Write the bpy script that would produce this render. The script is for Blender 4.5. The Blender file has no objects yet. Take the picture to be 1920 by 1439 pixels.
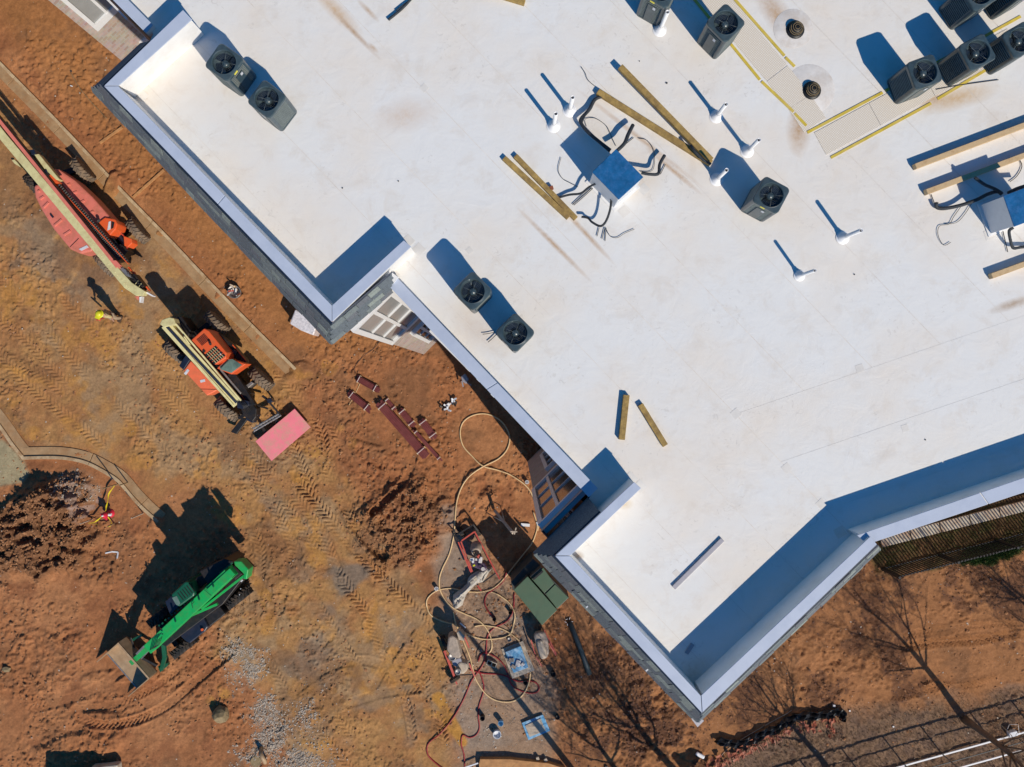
import bpy, bmesh, math, random
import numpy as np
from mathutils import Vector, Matrix

random.seed(7)
C = bpy.context.scene.collection
R_ = math.radians
# ------------------------------------------------------------------ camera, sky, sun
H = 36.0            # camera height above the ground
F = 1656.0          # focal length in photo pixels (1920 wide)
CX, CY = 960.0, 719.5
cam = bpy.data.cameras.new('camera'); cam_o = bpy.data.objects.new('camera', cam); C.objects.link(cam_o)
cam_o.location = (0, 0, H); cam_o.rotation_euler = (0, 0, 0)
cam.sensor_width = 36.0; cam.lens = F / 1920 * 36; cam.clip_end = 2000
bpy.context.scene.camera = cam_o
SUN_EL = 42.6
SUN_DIR = Vector((0.607 * math.cos(R_(SUN_EL)), -0.794 * math.cos(R_(SUN_EL)), math.sin(R_(SUN_EL))))
world = bpy.data.worlds.new('World'); bpy.context.scene.world = world; world.use_nodes = True
wn = world.node_tree.nodes; wl = world.node_tree.links
sky = wn.new('ShaderNodeTexSky'); sky.sky_type = 'NISHITA'; sky.sun_disc = False
sky.sun_elevation = R_(SUN_EL); sky.sun_rotation = math.atan2(SUN_DIR.x, SUN_DIR.y)
sky.air_density = 1.3; sky.dust_density = 0.2; sky.ozone_density = 5.0
hs = wn.new('ShaderNodeHueSaturation'); hs.inputs['Saturation'].default_value = 1.42; hs.inputs['Hue'].default_value = 0.503; wl.new(sky.outputs[0], hs.inputs['Color'])
bg = wn['Background']; wl.new(hs.outputs[0], bg.inputs[0]); bg.inputs[1].default_value = 0.088
sun = bpy.data.lights.new('sun', 'SUN'); sun.energy = 4.1; sun.angle = R_(0.5); sun.color = (1.0, 0.91, 0.775)
sun_o = bpy.data.objects.new('sun', sun); C.objects.link(sun_o)
sun_o.rotation_euler = SUN_DIR.to_track_quat('Z', 'Y').to_euler(); sun_o.location = (30, -40, 50)
vs = bpy.context.scene.view_settings
vs.view_transform = 'Standard'; vs.look = 'None'; vs.gamma = 1.0; vs.use_curve_mapping = False; vs.exposure = 0.0

# ------------------------------------------------------------------ levels
RZ = 17.1           # roof deck
CAPZ = RZ + 0.77    # tall parapet cap
LOWZ = RZ + 0.23    # low parapet cap

def W(x, y, z=0.0):
    s = F / (H - z)
    return Vector(((x - CX) / s, (CY - y) / s, z))
def WP(pts, z): return [W(x, y, z).xy for x, y in pts]
def K(ox, oy, s): return lambda cx, cy: (ox + cx / s, oy + cy / s)
def KP(k, pts): return [k(a, b) for a, b in pts]

# ------------------------------------------------------------------ materials
MATS = {}
def srgb(r, g, b):
    f = lambda c: (c / 255 / 12.92) if c / 255 <= 0.04045 else ((c / 255 + 0.055) / 1.055) ** 2.4
    return (f(r), f(g), f(b), 1)
def mat(name, col, rough=0.6, metal=0.0, var=0.15, scale=6.0, bump=0.0, bscale=40.0, dirt=None, dirt_amt=0.0, spec=0.5, dscale=2.5):
    if name in MATS: return MATS[name]
    m = bpy.data.materials.new(name); m.use_nodes = True; MATS[name] = m
    n = m.node_tree.nodes; l = m.node_tree.links; b = n['Principled BSDF']
    b.inputs['Roughness'].default_value = rough; b.inputs['Metallic'].default_value = metal
    b.inputs['Specular IOR Level'].default_value = spec
    geo = n.new('ShaderNodeNewGeometry')
    t = n.new('ShaderNodeTexNoise'); t.inputs['Scale'].default_value = scale; t.inputs['Detail'].default_value = 6; t.inputs['Roughness'].default_value = 0.65
    l.new(geo.outputs['Position'], t.inputs['Vector'])
    r = n.new('ShaderNodeMapRange'); r.inputs[1].default_value = 0.3; r.inputs[2].default_value = 0.7
    r.inputs[3].default_value = 1 - var; r.inputs[4].default_value = 1 + var
    l.new(t.outputs['Fac'], r.inputs[0])
    mx = n.new('ShaderNodeMix'); mx.data_type = 'RGBA'; mx.blend_type = 'MULTIPLY'; mx.inputs[0].default_value = 1
    mx.inputs[6].default_value = (*col[:3], 1); l.new(r.outputs[0], mx.inputs[7])
    out = mx.outputs[2]
    if dirt:
        t2 = n.new('ShaderNodeTexNoise'); t2.inputs['Scale'].default_value = dscale; t2.inputs['Detail'].default_value = 8; t2.inputs['Roughness'].default_value = 0.7
        l.new(geo.outputs['Position'], t2.inputs['Vector'])
        r2 = n.new('ShaderNodeMapRange'); r2.inputs[1].default_value = 0.45; r2.inputs[2].default_value = 0.75; r2.inputs[3].default_value = 0; r2.inputs[4].default_value = dirt_amt
        l.new(t2.outputs['Fac'], r2.inputs[0])
        m2 = n.new('ShaderNodeMix'); m2.data_type = 'RGBA'; l.new(r2.outputs[0], m2.inputs[0]); l.new(out, m2.inputs[6]); m2.inputs[7].default_value = (*dirt[:3], 1)
        out = m2.outputs[2]
    l.new(out, b.inputs['Base Color'])
    if bump:
        t3 = n.new('ShaderNodeTexNoise'); t3.inputs['Scale'].default_value = bscale; t3.inputs['Detail'].default_value = 5
        l.new(geo.outputs['Position'], t3.inputs['Vector'])
        bp = n.new('ShaderNodeBump'); bp.inputs['Strength'].default_value = bump; bp.inputs['Distance'].default_value = 0.02
        l.new(t3.outputs['Fac'], bp.inputs['Height']); l.new(bp.outputs[0], b.inputs['Normal'])
    return m
CLAYD = (0.26, 0.10, 0.035)
M = dict(
 cap=mat('cap_metal', (0.47, 0.52, 0.62), 0.45, 0.0, 0.05, 1.5, dirt=(0.3, 0.36, 0.48), dirt_amt=0.4),
 wallmem=mat('wall_membrane', (0.80, 0.79, 0.77), 0.5, 0, 0.04, 2, dirt=(0.5, 0.42, 0.32), dirt_amt=0.3),
 flash=mat('dark_flashing', (0.012, 0.022, 0.045), 0.5, 0.2, 0.2),
 trim=mat('white_trim', (0.72, 0.73, 0.74), 0.5, 0, 0.05),
 glass=mat('window_glass', (0.06, 0.065, 0.07), 0.12, 0.0, 0.3, 1.2, spec=0.8),
 blindglass=mat('shade_glass', (0.30, 0.31, 0.31), 0.25, 0.0, 0.08, 2),
 slate=mat('condenser_paint', (0.045, 0.072, 0.085), 0.30, 0.0, 0.25, 9, dirt=(0.12, 0.13, 0.13), dirt_amt=0.35, dscale=6),
 slat=mat('louvre_metal', (0.15, 0.175, 0.17), 0.45, 0.2, 0.2, 12),
 core=mat('condenser_core', (0.008, 0.009, 0.01), 0.7, 0, 0.3),
 fan=mat('fan_blade', (0.03, 0.042, 0.055), 0.12, 0.5, 0.2),
 wire=mat('dark_wire', (0.02, 0.02, 0.022), 0.5, 0, 0.3),
 pvc=mat('white_pipe', (0.82, 0.82, 0.82), 0.4, 0, 0.03),
 pvcd=mat('pipe_bore', (0.12, 0.11, 0.10), 0.8),
 boot=mat('pipe_boot', (0.86, 0.85, 0.84), 0.45, 0, 0.04),
 wood=mat('treated_lumber', (0.36, 0.235, 0.07), 0.8, 0, 0.35, 9, 0.4, 60, dirt=(0.17, 0.10, 0.04), dirt_amt=0.9, dscale=4),
 woodp=mat('pale_lumber', (0.62, 0.44, 0.24), 0.8, 0, 0.2, 5, 0.3, 60, dirt=(0.3, 0.17, 0.07), dirt_amt=0.8, dscale=5),
 plank=mat('form_board', (0.48, 0.24, 0.09), 0.8, 0, 0.25, 6, 0.3, 50, dirt=CLAYD, dirt_amt=0.5),
 blue=mat('blue_lid', (0.012, 0.11, 0.27), 0.35, 0, 0.25, 5, dirt=(0.08, 0.2, 0.45), dirt_amt=0.5, dscale=12),
 chase=mat('chase_box', (0.62, 0.64, 0.67), 0.5, 0, 0.06),
 foam=mat('black_foam', (0.025, 0.03, 0.036), 0.7, 0, 0.4, 14, 0.4, 60),
 yellow=mat('yellow_line', (0.62, 0.46, 0.05), 0.7, 0, 0.2, 5, dirt=(0.5, 0.38, 0.2), dirt_amt=0.6),
 drain=mat('drain_iron', (0.02, 0.02, 0.02), 0.45, 0.3, 0.4),
 sump=mat('drain_membrane', (0.72, 0.68, 0.63), 0.55, 0, 0.12, 4, dirt=(0.42, 0.28, 0.16), dirt_amt=0.45),
 patch=mat('membrane_patch', (0.70, 0.665, 0.61), 0.6, 0, 0.08, 4),
 conc=mat('kerb_concrete', (0.37, 0.235, 0.12), 0.85, 0, 0.22, 3, 0.3, 60, dirt=(0.30, 0.145, 0.055), dirt_amt=1.0, dscale=1.6),
 concl=mat('kerb_face', (0.50, 0.37, 0.22), 0.85, 0, 0.2, 4, 0.3, 60, dirt=(0.32, 0.16, 0.06), dirt_amt=1.0, dscale=3),
 cream=mat('boom_cream', (0.64, 0.59, 0.30), 0.5, 0, 0.10, 4, dirt=(0.36, 0.24, 0.10), dirt_amt=0.65, dscale=3.5),
 pink=mat('faded_red_paint', (0.70, 0.19, 0.14), 0.5, 0, 0.08, 4, dirt=(0.40, 0.15, 0.08), dirt_amt=0.75, dscale=3.2),
 orange=mat('orange_paint', (0.80, 0.11, 0.025), 0.42, 0, 0.08, 4, dirt=(0.36, 0.13, 0.05), dirt_amt=0.7, dscale=4),
 orangel=mat('orange_cover', (0.85, 0.17, 0.07), 0.5, 0, 0.06, 4, dirt=(0.45, 0.17, 0.07), dirt_amt=0.6, dscale=3),
 black=mat('black_steel', (0.014, 0.014, 0.016), 0.5, 0.2, 0.4, 8, dirt=(0.12, 0.07, 0.035), dirt_amt=0.35, dscale=5),
 navy=mat('navy_cover', (0.012, 0.018, 0.036), 0.35, 0, 0.3, 6, dirt=(0.08, 0.06, 0.05), dirt_amt=0.25),
 steel=mat('bare_steel', (0.32, 0.31, 0.30), 0.45, 0.6, 0.25, 9, dirt=(0.16, 0.10, 0.05), dirt_amt=0.6, dscale=5),
 tyre=mat('tyre_rubber', (0.020, 0.019, 0.019), 0.8, 0, 0.3, 9, dirt=(0.20, 0.12, 0.06), dirt_amt=0.5, dscale=3),
 tyred=mat('dusty_tyre', (0.15, 0.115, 0.085), 0.9, 0, 0.3, 9, dirt=(0.34, 0.22, 0.12), dirt_amt=0.9, dscale=3),
 rim=mat('wheel_rim', (0.20, 0.18, 0.15), 0.6, 0.2, 0.2),
 cabglass=mat('cab_glass', (0.13, 0.20, 0.16), 0.15, 0, 0.4, 3, spec=0.8),
 green=mat('green_paint', (0.008, 0.38, 0.085), 0.42, 0, 0.10, 5, dirt=(0.10, 0.22, 0.06), dirt_amt=0.6, dscale=4),
 greend=mat('dark_green', (0.006, 0.09, 0.045), 0.4, 0, 0.15, 5),  # darker green of the cab and small fittings
 bucket=mat('worn_bucket_steel', (0.42, 0.29, 0.17), 0.6, 0.1, 0.2, 6, dirt=(0.3, 0.17, 0.08), dirt_amt=0.7),
 board=mat('pink_board', (0.88, 0.22, 0.27), 0.7, 0, 0.06, 3, dirt=(0.60, 0.33, 0.24), dirt_amt=1.3, dscale=3.2),
 maroon=mat('maroon_pipe', (0.17, 0.035, 0.032), 0.5, 0, 0.2, 6, dirt=(0.25, 0.09, 0.07), dirt_amt=0.4),
 strap=mat('pale_strap', (0.6, 0.55, 0.52), 0.6),
 hose=mat('cream_hose', (0.68, 0.47, 0.24), 0.5, 0, 0.1),
 redhose=mat('red_hose', (0.30, 0.018, 0.02), 0.5, 0, 0.2),
 redsteel=mat('red_steel', (0.50, 0.06, 0.04), 0.5, 0, 0.25, 9, dirt=(0.3, 0.15, 0.08), dirt_amt=0.6, dscale=6),
 tarp=mat('pale_tarp', (0.52, 0.48, 0.42), 0.7, 0, 0.15, 6, 0.6, 12, dirt=(0.35, 0.24, 0.14), dirt_amt=0.5, dscale=4),
 silver=mat('silver_wrap', (0.74, 0.71, 0.73), 0.3, 0.1, 0.3, 10, 0.9, 14, dirt=(0.4, 0.25, 0.17), dirt_amt=0.4),
 mortar=mat('mortar_grey', (0.33, 0.27, 0.22), 0.85, 0, 0.25, 9, 0.5, 40),
 drum=mat('mixer_drum', (0.38, 0.30, 0.23), 0.6, 0, 0.3, 8, dirt=(0.22, 0.18, 0.16), dirt_amt=0.6, dscale=6),
 purple=mat('engine_purple', (0.05, 0.025, 0.06), 0.4, 0.1, 0.4, 12, dirt=(0.3, 0.24, 0.26), dirt_amt=0.5, dscale=9),
 cabinet=mat('cabinet_green', (0.062, 0.115, 0.062), 0.5, 0, 0.08, 4, dirt=(0.12, 0.12, 0.06), dirt_amt=0.3),
 cabshade=mat('cabinet_side_shade', (0.045, 0.05, 0.045), 0.6, 0, 0.2, 4),  # dark grey instead of green: shade painted onto the cabinet's sides
 bluetub=mat('blue_tub', (0.10, 0.33, 0.55), 0.5, 0, 0.25, 8, dirt=(0.55, 0.58, 0.6), dirt_amt=0.8, dscale=4),
 ply=mat('plywood_board', (0.48, 0.40, 0.31), 0.85, 0, 0.15, 6, dirt=(0.3, 0.2, 0.12), dirt_amt=0.6),
 white=mat('white_plastic', (0.75, 0.75, 0.76), 0.5, 0, 0.06),
 hat=mat('yellow_hard_hat', (0.65, 0.62, 0.02), 0.35, 0, 0.05),
 vest=mat('tan_shirt', (0.55, 0.45, 0.22), 0.8, 0, 0.1), vestr=mat('red_glove', (0.6, 0.07, 0.05), 0.7),
 trouser=mat('tan_trousers', (0.42, 0.32, 0.22), 0.85, 0, 0.1), skin=mat('skin', (0.45, 0.25, 0.17), 0.6), boot2=mat('work_boot', (0.08, 0.05, 0.03), 0.8),
 red=mat('hydrant_red', (0.62, 0.02, 0.05), 0.4, 0, 0.1), tape=mat('caution_tape', (0.70, 0.58, 0.02), 0.5, 0, 0.1),
 rock=mat('rock_stone', (0.26, 0.19, 0.10), 0.9, 0, 0.3, 6, 0.6, 30), bark=mat('bare_bark', (0.16, 0.115, 0.08), 0.9, 0, 0.3, 8, 0.6, 40),
 gravel=mat('pale_gravel', (0.40, 0.335, 0.27), 0.9, 0, 0.55, 26), clod=mat('clay_clod', (0.34, 0.16, 0.07), 0.95, 0, 0.4, 12),
 oranget=mat('orange_net', (0.33, 0.10, 0.055), 0.6, 0, 0.4, 8, dirt=(0.3, 0.12, 0.06), dirt_amt=0.9, dscale=4), silt=mat('black_silt', (0.008, 0.009, 0.012), 0.45, 0, 0.4, 8, 0.6, 20),
 fenceblk=mat('black_fence', (0.02, 0.02, 0.022), 0.5, 0.2, 0.2), grass=mat('grass_blade', (0.05, 0.11, 0.02), 0.8, 0, 0.4, 5),
 dry=mat('dry_grass', (0.20, 0.14, 0.075), 0.9, 0, 0.5, 5), foot=mat('sidewalk_concrete', (0.50, 0.44, 0.34), 0.85, 0, 0.2, 4, 0.2, 50, dirt=(0.30, 0.14, 0.06), dirt_amt=1.0, dscale=1.6),
 label_y=mat('yellow_label', (0.75, 0.66, 0.08), 0.5), label_w=mat('white_label', (0.6, 0.62, 0.66), 0.5), copper=mat('copper_badge', (0.5, 0.22, 0.13), 0.5),
 galv=mat('grey_strip', (0.34, 0.33, 0.36), 0.5, 0.3, 0.1), rust=mat('rust_block', (0.25, 0.07, 0.03), 0.8),
)
# shingles: four tints
for i, c in enumerate([(0.12, 0.145, 0.165), (0.17, 0.20, 0.205), (0.25, 0.29, 0.27), (0.135, 0.15, 0.17)]):
    M['sh%d' % i] = mat('shingle_%s' % 'abcd'[i], c, 0.9, 0, 0.3, 25, 0.5, 90)

def brick_mat():
    m = bpy.data.materials.new('pale_brick'); m.use_nodes = True
    n = m.node_tree.nodes; l = m.node_tree.links; b = n['Principled BSDF']; b.inputs['Roughness'].default_value = 0.9
    uv = n.new('ShaderNodeUVMap'); uv.uv_map = 'UVMap'
    t = n.new('ShaderNodeTexBrick'); t.inputs['Scale'].default_value = 1.0
    t.inputs['Brick Width'].default_value = 0.22; t.inputs['Row Height'].default_value = 0.16; t.inputs['Mortar Size'].default_value = 0.018
    t.inputs['Color1'].default_value = (0.42, 0.30, 0.25, 1); t.inputs['Color2'].default_value = (0.58, 0.47, 0.41, 1); t.inputs['Mortar'].default_value = (0.50, 0.45, 0.41, 1)
    l.new(uv.outputs[0], t.inputs['Vector'])
    ns = n.new('ShaderNodeTexNoise'); ns.inputs['Scale'].default_value = 3
    l.new(uv.outputs[0], ns.inputs['Vector'])
    mx = n.new('ShaderNodeMix'); mx.data_type = 'RGBA'; mx.blend_type = 'MULTIPLY'; mx.inputs[0].default_value = 0.35
    l.new(t.outputs['Color'], mx.inputs[6]); l.new(ns.outputs['Color'], mx.inputs[7]); l.new(mx.outputs[2], b.inputs['Base Color'])
    bp = n.new('ShaderNodeBump'); bp.inputs['Strength'].default_value = 0.8; bp.inputs['Distance'].default_value = 0.02; bp.invert = True
    l.new(t.outputs['Fac'], bp.inputs['Height']); l.new(bp.outputs[0], b.inputs['Normal'])
    return m
M['brick'] = brick_mat()

def roof_mat():
    m = bpy.data.materials.new('roof_membrane'); m.use_nodes = True
    n = m.node_tree.nodes; l = m.node_tree.links; b = n['Principled BSDF']; b.inputs['Roughness'].default_value = 0.55
    b.inputs['Specular IOR Level'].default_value = 0.3
    geo = n.new('ShaderNodeNewGeometry')
    def noise(sc, det=6, rough=0.6, dist=0.0, vec=None):
        t = n.new('ShaderNodeTexNoise'); t.inputs['Scale'].default_value = sc; t.inputs['Detail'].default_value = det
        t.inputs['Roughness'].default_value = rough; t.inputs['Distortion'].default_value = dist
        l.new(vec or geo.outputs['Position'], t.inputs['Vector']); return t.outputs['Fac']
    def rng(x, a, b_, c, d):
        r = n.new('ShaderNodeMapRange'); r.inputs[1].default_value = a; r.inputs[2].default_value = b_; r.inputs[3].default_value = c; r.inputs[4].default_value = d
        l.new(x, r.inputs[0]); return r.outputs[0]
    def mul(a, b_):
        r = n.new('ShaderNodeMath'); r.operation = 'MULTIPLY'; l.new(a, r.inputs[0])
        if isinstance(b_, float): r.inputs[1].default_value = b_
        else: l.new(b_, r.inputs[1])
        return r.outputs[0]
    def mix(a, fac, col):
        x = n.new('ShaderNodeMix'); x.data_type = 'RGBA'; l.new(fac, x.inputs[0]); x.inputs[7].default_value = (*col, 1)
        if isinstance(a, tuple): x.inputs[6].default_value = (*a, 1)
        else: l.new(a, x.inputs[6])
        return x.outputs[2]
    c = mix((0.755, 0.745, 0.715), rng(noise(0.35, 5, 0.6), 0.42, 0.68, 0, 1), (0.77, 0.70, 0.61))
    c = mix(c, rng(noise(1.7, 8, 0.7, 0.4), 0.52, 0.8, 0, 0.55), (0.62, 0.53, 0.43))
    c = mix(c, rng(noise(28, 4, 0.8), 0.66, 0.8, 0, 0.3), (0.5, 0.42, 0.34))
    mp = n.new('ShaderNodeMapping'); mp.inputs['Rotation'].default_value = (0, 0, R_(30)); mp.inputs['Scale'].default_value = (0.9, 5, 1)
    l.new(geo.outputs['Position'], mp.inputs['Vector'])
    c = mix(c, rng(noise(2.2, 6, 0.75, 0.0, mp.outputs[0]), 0.6, 0.78, 0, 0.25), (0.52, 0.49, 0.46))
    # footprint-like scuffs
    c = mix(c, mul(rng(noise(7, 3, 0.5, 1.5), 0.62, 0.68, 0, 0.32), rng(noise(0.9, 3, 0.5), 0.5, 0.6, 0, 1)), (0.5, 0.46, 0.41))
    grit = noise(9, 6, 0.75)
    # stains with a shape of their own: (px, py, half-length px, half-width px, angle deg, amount, colour)
    st = (0.46, 0.27, 0.12)
    for (px, py, a, w, ang, amt, col) in [
        (1500, 215, 26, 14, -60, 1.0, (0.25, 0.15, 0.08)), (1497, 245, 20, 42, 0, 0.7, st), (1455, 25, 22, 55, 35, 0.75, st), (1515, 165, 40, 36, 0, 0.45, st),
        (1480, 60, 26, 26, 0, 0.5, st), (1790, 185, 75, 20, 14, 0.7, (0.58, 0.38, 0.18)), (1740, 180, 26, 18, 0, 0.6, st),
        (630, 20, 60, 14, -45, 0.7, (0.6, 0.40, 0.22)), (665, 62, 60, 5, -46, 0.8, (0.45, 0.28, 0.15)), (690, 20, 26, 5, -46, 0.5, st), (700, 90, 12, 4, -46, 0.5, st),
        (1200, 260, 130, 5, -38, 0.45, st), (1262, 320, 60, 5, -40, 0.6, st), (1040, 460, 85, 5, -45, 0.6, st), (1100, 440, 65, 5, -47, 0.6, st),
        (760, 215, 55, 30, 10, 0.35, (0.6, 0.42, 0.28)), (1130, 260, 60, 30, -40, 0.35, (0.62, 0.5, 0.35)), (1900, 570, 45, 9, 18, 0.8, (0.4, 0.27, 0.16)),
        (265, 180, 12, 10, 0, 0.8, (0.45, 0.30, 0.15)), (1082, 1043, 12, 9, 0, 1.0, (0.33, 0.19, 0.08)), (1170, 945, 16, 10, 0, 0.5, (0.55, 0.4, 0.2)),
        (1190, 330, 55, 45, 0, 0.35, (0.66, 0.5, 0.32)), (900, 620, 60, 30, -40, 0.2, st), (1300, 1265, 40, 25, 40, 0.35, (0.3, 0.27, 0.18))]:
        s = F / (H - RZ); p = W(px, py, RZ)
        v = n.new('ShaderNodeVectorMath'); v.operation = 'SUBTRACT'; v.inputs[1].default_value = p; l.new(geo.outputs['Position'], v.inputs[0])
        rt = n.new('ShaderNodeVectorRotate'); rt.rotation_type = 'Z_AXIS'; rt.inputs['Angle'].default_value = -R_(ang); l.new(v.outputs[0], rt.inputs['Vector'])
        sc = n.new('ShaderNodeVectorMath'); sc.operation = 'MULTIPLY'; sc.inputs[1].default_value = (s / a, s / w, 0); l.new(rt.outputs[0], sc.inputs[0])
        ln = n.new('ShaderNodeVectorMath'); ln.operation = 'LENGTH'; l.new(sc.outputs[0], ln.inputs[0])
        f = rng(ln.outputs['Value'], 0.0, 1.25, 1, 0)
        c = mix(c, mul(mul(f, rng(grit, 0.25, 0.75, 0.45, 1.15)), min(1.0, amt * 1.7)), col)
    l.new(c, b.inputs['Base Color'])
    bp = n.new('ShaderNodeBump'); bp.inputs['Strength'].default_value = 0.4; bp.inputs['Distance'].default_value = 0.03
    l.new(noise(2.2, 6, 0.62, 0.6), bp.inputs['Height']); l.new(bp.outputs[0], b.inputs['Normal'])
    return m
M['roof'] = roof_mat()

def pad_mat():
    m = bpy.data.materials.new('walk_pad'); m.use_nodes = True
    n = m.node_tree.nodes; l = m.node_tree.links; b = n['Principled BSDF']; b.inputs['Roughness'].default_value = 0.8
    geo = n.new('ShaderNodeNewGeometry')
    mp = n.new('ShaderNodeMapping'); mp.inputs['Rotation'].default_value = (0, 0, R_(42)); l.new(geo.outputs['Position'], mp.inputs['Vector'])
    t = n.new('ShaderNodeTexBrick'); t.offset = 0; t.inputs['Scale'].default_value = 1; t.inputs['Brick Width'].default_value = 0.038; t.inputs['Row Height'].default_value = 0.038
    t.inputs['Mortar Size'].default_value = 0.008; t.inputs['Color1'].default_value = (0.77, 0.73, 0.66, 1); t.inputs['Color2'].default_value = (0.75, 0.71, 0.64, 1); t.inputs['Mortar'].default_value = (0.63, 0.54, 0.42, 1)
    l.new(mp.outputs[0], t.inputs['Vector']); l.new(t.outputs['Color'], b.inputs['Base Color'])
    return m
M['pad'] = pad_mat()

# ------------------------------------------------------------------ mesh helpers
class MB:
    def __init__(s): s.v = []; s.f = []; s.sm = []
    def add(s, vs_, fs, smooth=False):
        o = len(s.v); s.v += [tuple(v) for v in vs_]
        for f in fs: s.f.append(tuple(i + o for i in f)); s.sm.append(smooth)
        return s
    def prism(s, poly, z0, z1, taper=0.0, ztop=None):
        n = len(poly); cx = sum(p[0] for p in poly) / n; cy = sum(p[1] for p in poly) / n
        zt = ztop or [z1] * n
        top = [(cx + (p[0] - cx) * (1 - taper), cy + (p[1] - cy) * (1 - taper), zt[i]) for i, p in enumerate(poly)]
        return s.add([(p[0], p[1], z0) for p in poly] + top, [tuple(range(n))[::-1], tuple(range(n, 2 * n))] + [(i, (i + 1) % n, n + (i + 1) % n, n + i) for i in range(n)])
    def pp(s, pts, z0, z1, taper=0.0, ztop=None):    # prism whose top outline is where the photo shows it
        return s.prism(WP(pts, z1), z0, z1, taper, ztop)
    def box(s, c, size, rz=0.0, rot=None):
        r = rot or Matrix.Rotation(rz, 3, 'Z'); c = Vector(c)
        vs_ = [c + r @ Vector((sx * size[0] / 2, sy * size[1] / 2, sz * size[2] / 2)) for sz in (-1, 1) for sx, sy in ((-1, -1), (1, -1), (1, 1), (-1, 1))]
        return s.add(vs_, [(3, 2, 1, 0), (4, 5, 6, 7), (0, 1, 5, 4), (1, 2, 6, 5), (2, 3, 7, 6), (3, 0, 4, 7)])
    def beam(s, p, q, w, h, up=(0, 0, 1)):
        p = Vector(p); q = Vector(q); d = q - p; L = d.length
        if L < 1e-6: return s
        x = d / L; y = Vector(up).cross(x)
        if y.length < 1e-4: y = Vector((0, 1, 0)).cross(x)
        y.normalize(); z = x.cross(y)
        return s.box((p + q) / 2, (L, w, h), rot=Matrix((x, y, z)).transposed())
    def ring(s, c, x, y, r, n): return [c + x * (r * math.cos(2 * math.pi * i / n)) + y * (r * math.sin(2 * math.pi * i / n)) for i in range(n)]
    def cyl(s, p, q, r, r2=None, n=10, caps=True):
        p = Vector(p); q = Vector(q); z = (q - p).normalized(); r2 = r if r2 is None else r2
        x = z.orthogonal().normalized(); y = z.cross(x)
        s.add(s.ring(p, x, y, r, n) + s.ring(q, x, y, r2, n), [(i, (i + 1) % n, n + (i + 1) % n, n + i) for i in range(n)], True)
        if caps: s.add(s.ring(p, x, y, r, n), [tuple(range(n))[::-1]]); s.add(s.ring(q, x, y, r2, n), [tuple(range(n))])
        return s
    def tube(s, pts, r, n=6, rs=None):
        pts = [Vector(p) for p in pts]; m = len(pts); rings = []
        x = None
        for i, p in enumerate(pts):
            d = (pts[min(i + 1, m - 1)] - pts[max(i - 1, 0)])
            if d.length < 1e-7: d = Vector((1, 0, 0))
            d.normalize()
            if x is None: x = d.orthogonal().normalized()
            else: x = (x - d * x.dot(d)); x = x.normalized() if x.length > 1e-5 else d.orthogonal().normalized()
            y = d.cross(x); rings += s.ring(p, x, y, rs[i] if rs else r, n)
        fs = [(a * n + i, a * n + (i + 1) % n, (a + 1) * n + (i + 1) % n, (a + 1) * n + i) for a in range(m - 1) for i in range(n)]
        fs += [tuple(range(n))[::-1], tuple(range((m - 1) * n, m * n))]
        return s.add(rings, fs, True)
    def lathe(s, c, prof, n=20, axis='Z', rot=None):   # prof: list of (r, z)
        c = Vector(c); vs_ = []
        for r, z in prof:
            for i in range(n):
                a = 2 * math.pi * i / n; v = Vector((r * math.cos(a), r * math.sin(a), z))
                vs_.append(c + (rot @ v if rot else v))
        m = len(prof)
        return s.add(vs_, [(a * n + i, a * n + (i + 1) % n, (a + 1) * n + (i + 1) % n, (a + 1) * n + i) for a in range(m - 1) for i in range(n)], True)
    def build(s, name, m, parent=None, bevel=0.0, kind=None, origin=None):
        if parent is not None: o0 = Vector(world_loc(parent))
        elif origin is not None: o0 = Vector(origin)
        else:
            xs = [v[0] for v in s.v]; ys = [v[1] for v in s.v]; zs = [v[2] for v in s.v]
            o0 = Vector(((min(xs) + max(xs)) / 2, (min(ys) + max(ys)) / 2, min(zs)))
        me = bpy.data.meshes.new(name); me.from_pydata([tuple(Vector(v) - o0) for v in s.v], [], s.f)
        me.polygons.foreach_set('use_smooth', s.sm); me.update()
        bm = bmesh.new(); bm.from_mesh(me); bmesh.ops.recalc_face_normals(bm, faces=bm.faces); bm.to_mesh(me); bm.free()
        me.materials.append(m)
        o = bpy.data.objects.new(name, me); C.objects.link(o)
        if parent is not None: o.parent = parent
        else: o.location = o0
        if bevel:
            b = o.modifiers.new('bevel', 'BEVEL'); b.width = bevel; b.segments = 2; b.limit_method = 'ANGLE'
        if kind: o['kind'] = kind
        return o
def world_loc(o):
    v = Vector(o.location)
    while o.parent is not None: o = o.parent; v += Vector(o.location)
    return v
def tag(o, label, cat, group=None):
    o['label'] = label; o['category'] = cat
    if group: o['group'] = group
    return o
def thing(name, label, cat, loc, group=None, rz=0.0):
    o = bpy.data.objects.new(name, None); C.objects.link(o); o.location = loc; o.rotation_euler = (0, 0, rz); o.empty_display_size = 0.2
    return tag(o, label, cat, group)
def struct(o): o['kind'] = 'structure'; return o
def copy_tree(o, parent=None):
    c = o.copy(); C.objects.link(c)
    if parent is not None: c.parent = parent
    for ch in list(o.children): copy_tree(ch, c)
    return c
def spline(pts, k=6):
    out = []; n = len(pts)
    for i in range(n - 1):
        p0 = Vector(pts[max(i - 1, 0)]); p1 = Vector(pts[i]); p2 = Vector(pts[i + 1]); p3 = Vector(pts[min(i + 2, n - 1)])
        for j in range(k):
            t = j / k
            out.append(0.5 * ((2 * p1) + (p2 - p0) * t + (2 * p0 - 5 * p1 + 4 * p2 - p3) * t * t + (3 * p1 - p0 - 3 * p2 + p3) * t ** 3))
    out.append(Vector(pts[-1])); return out

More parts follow.
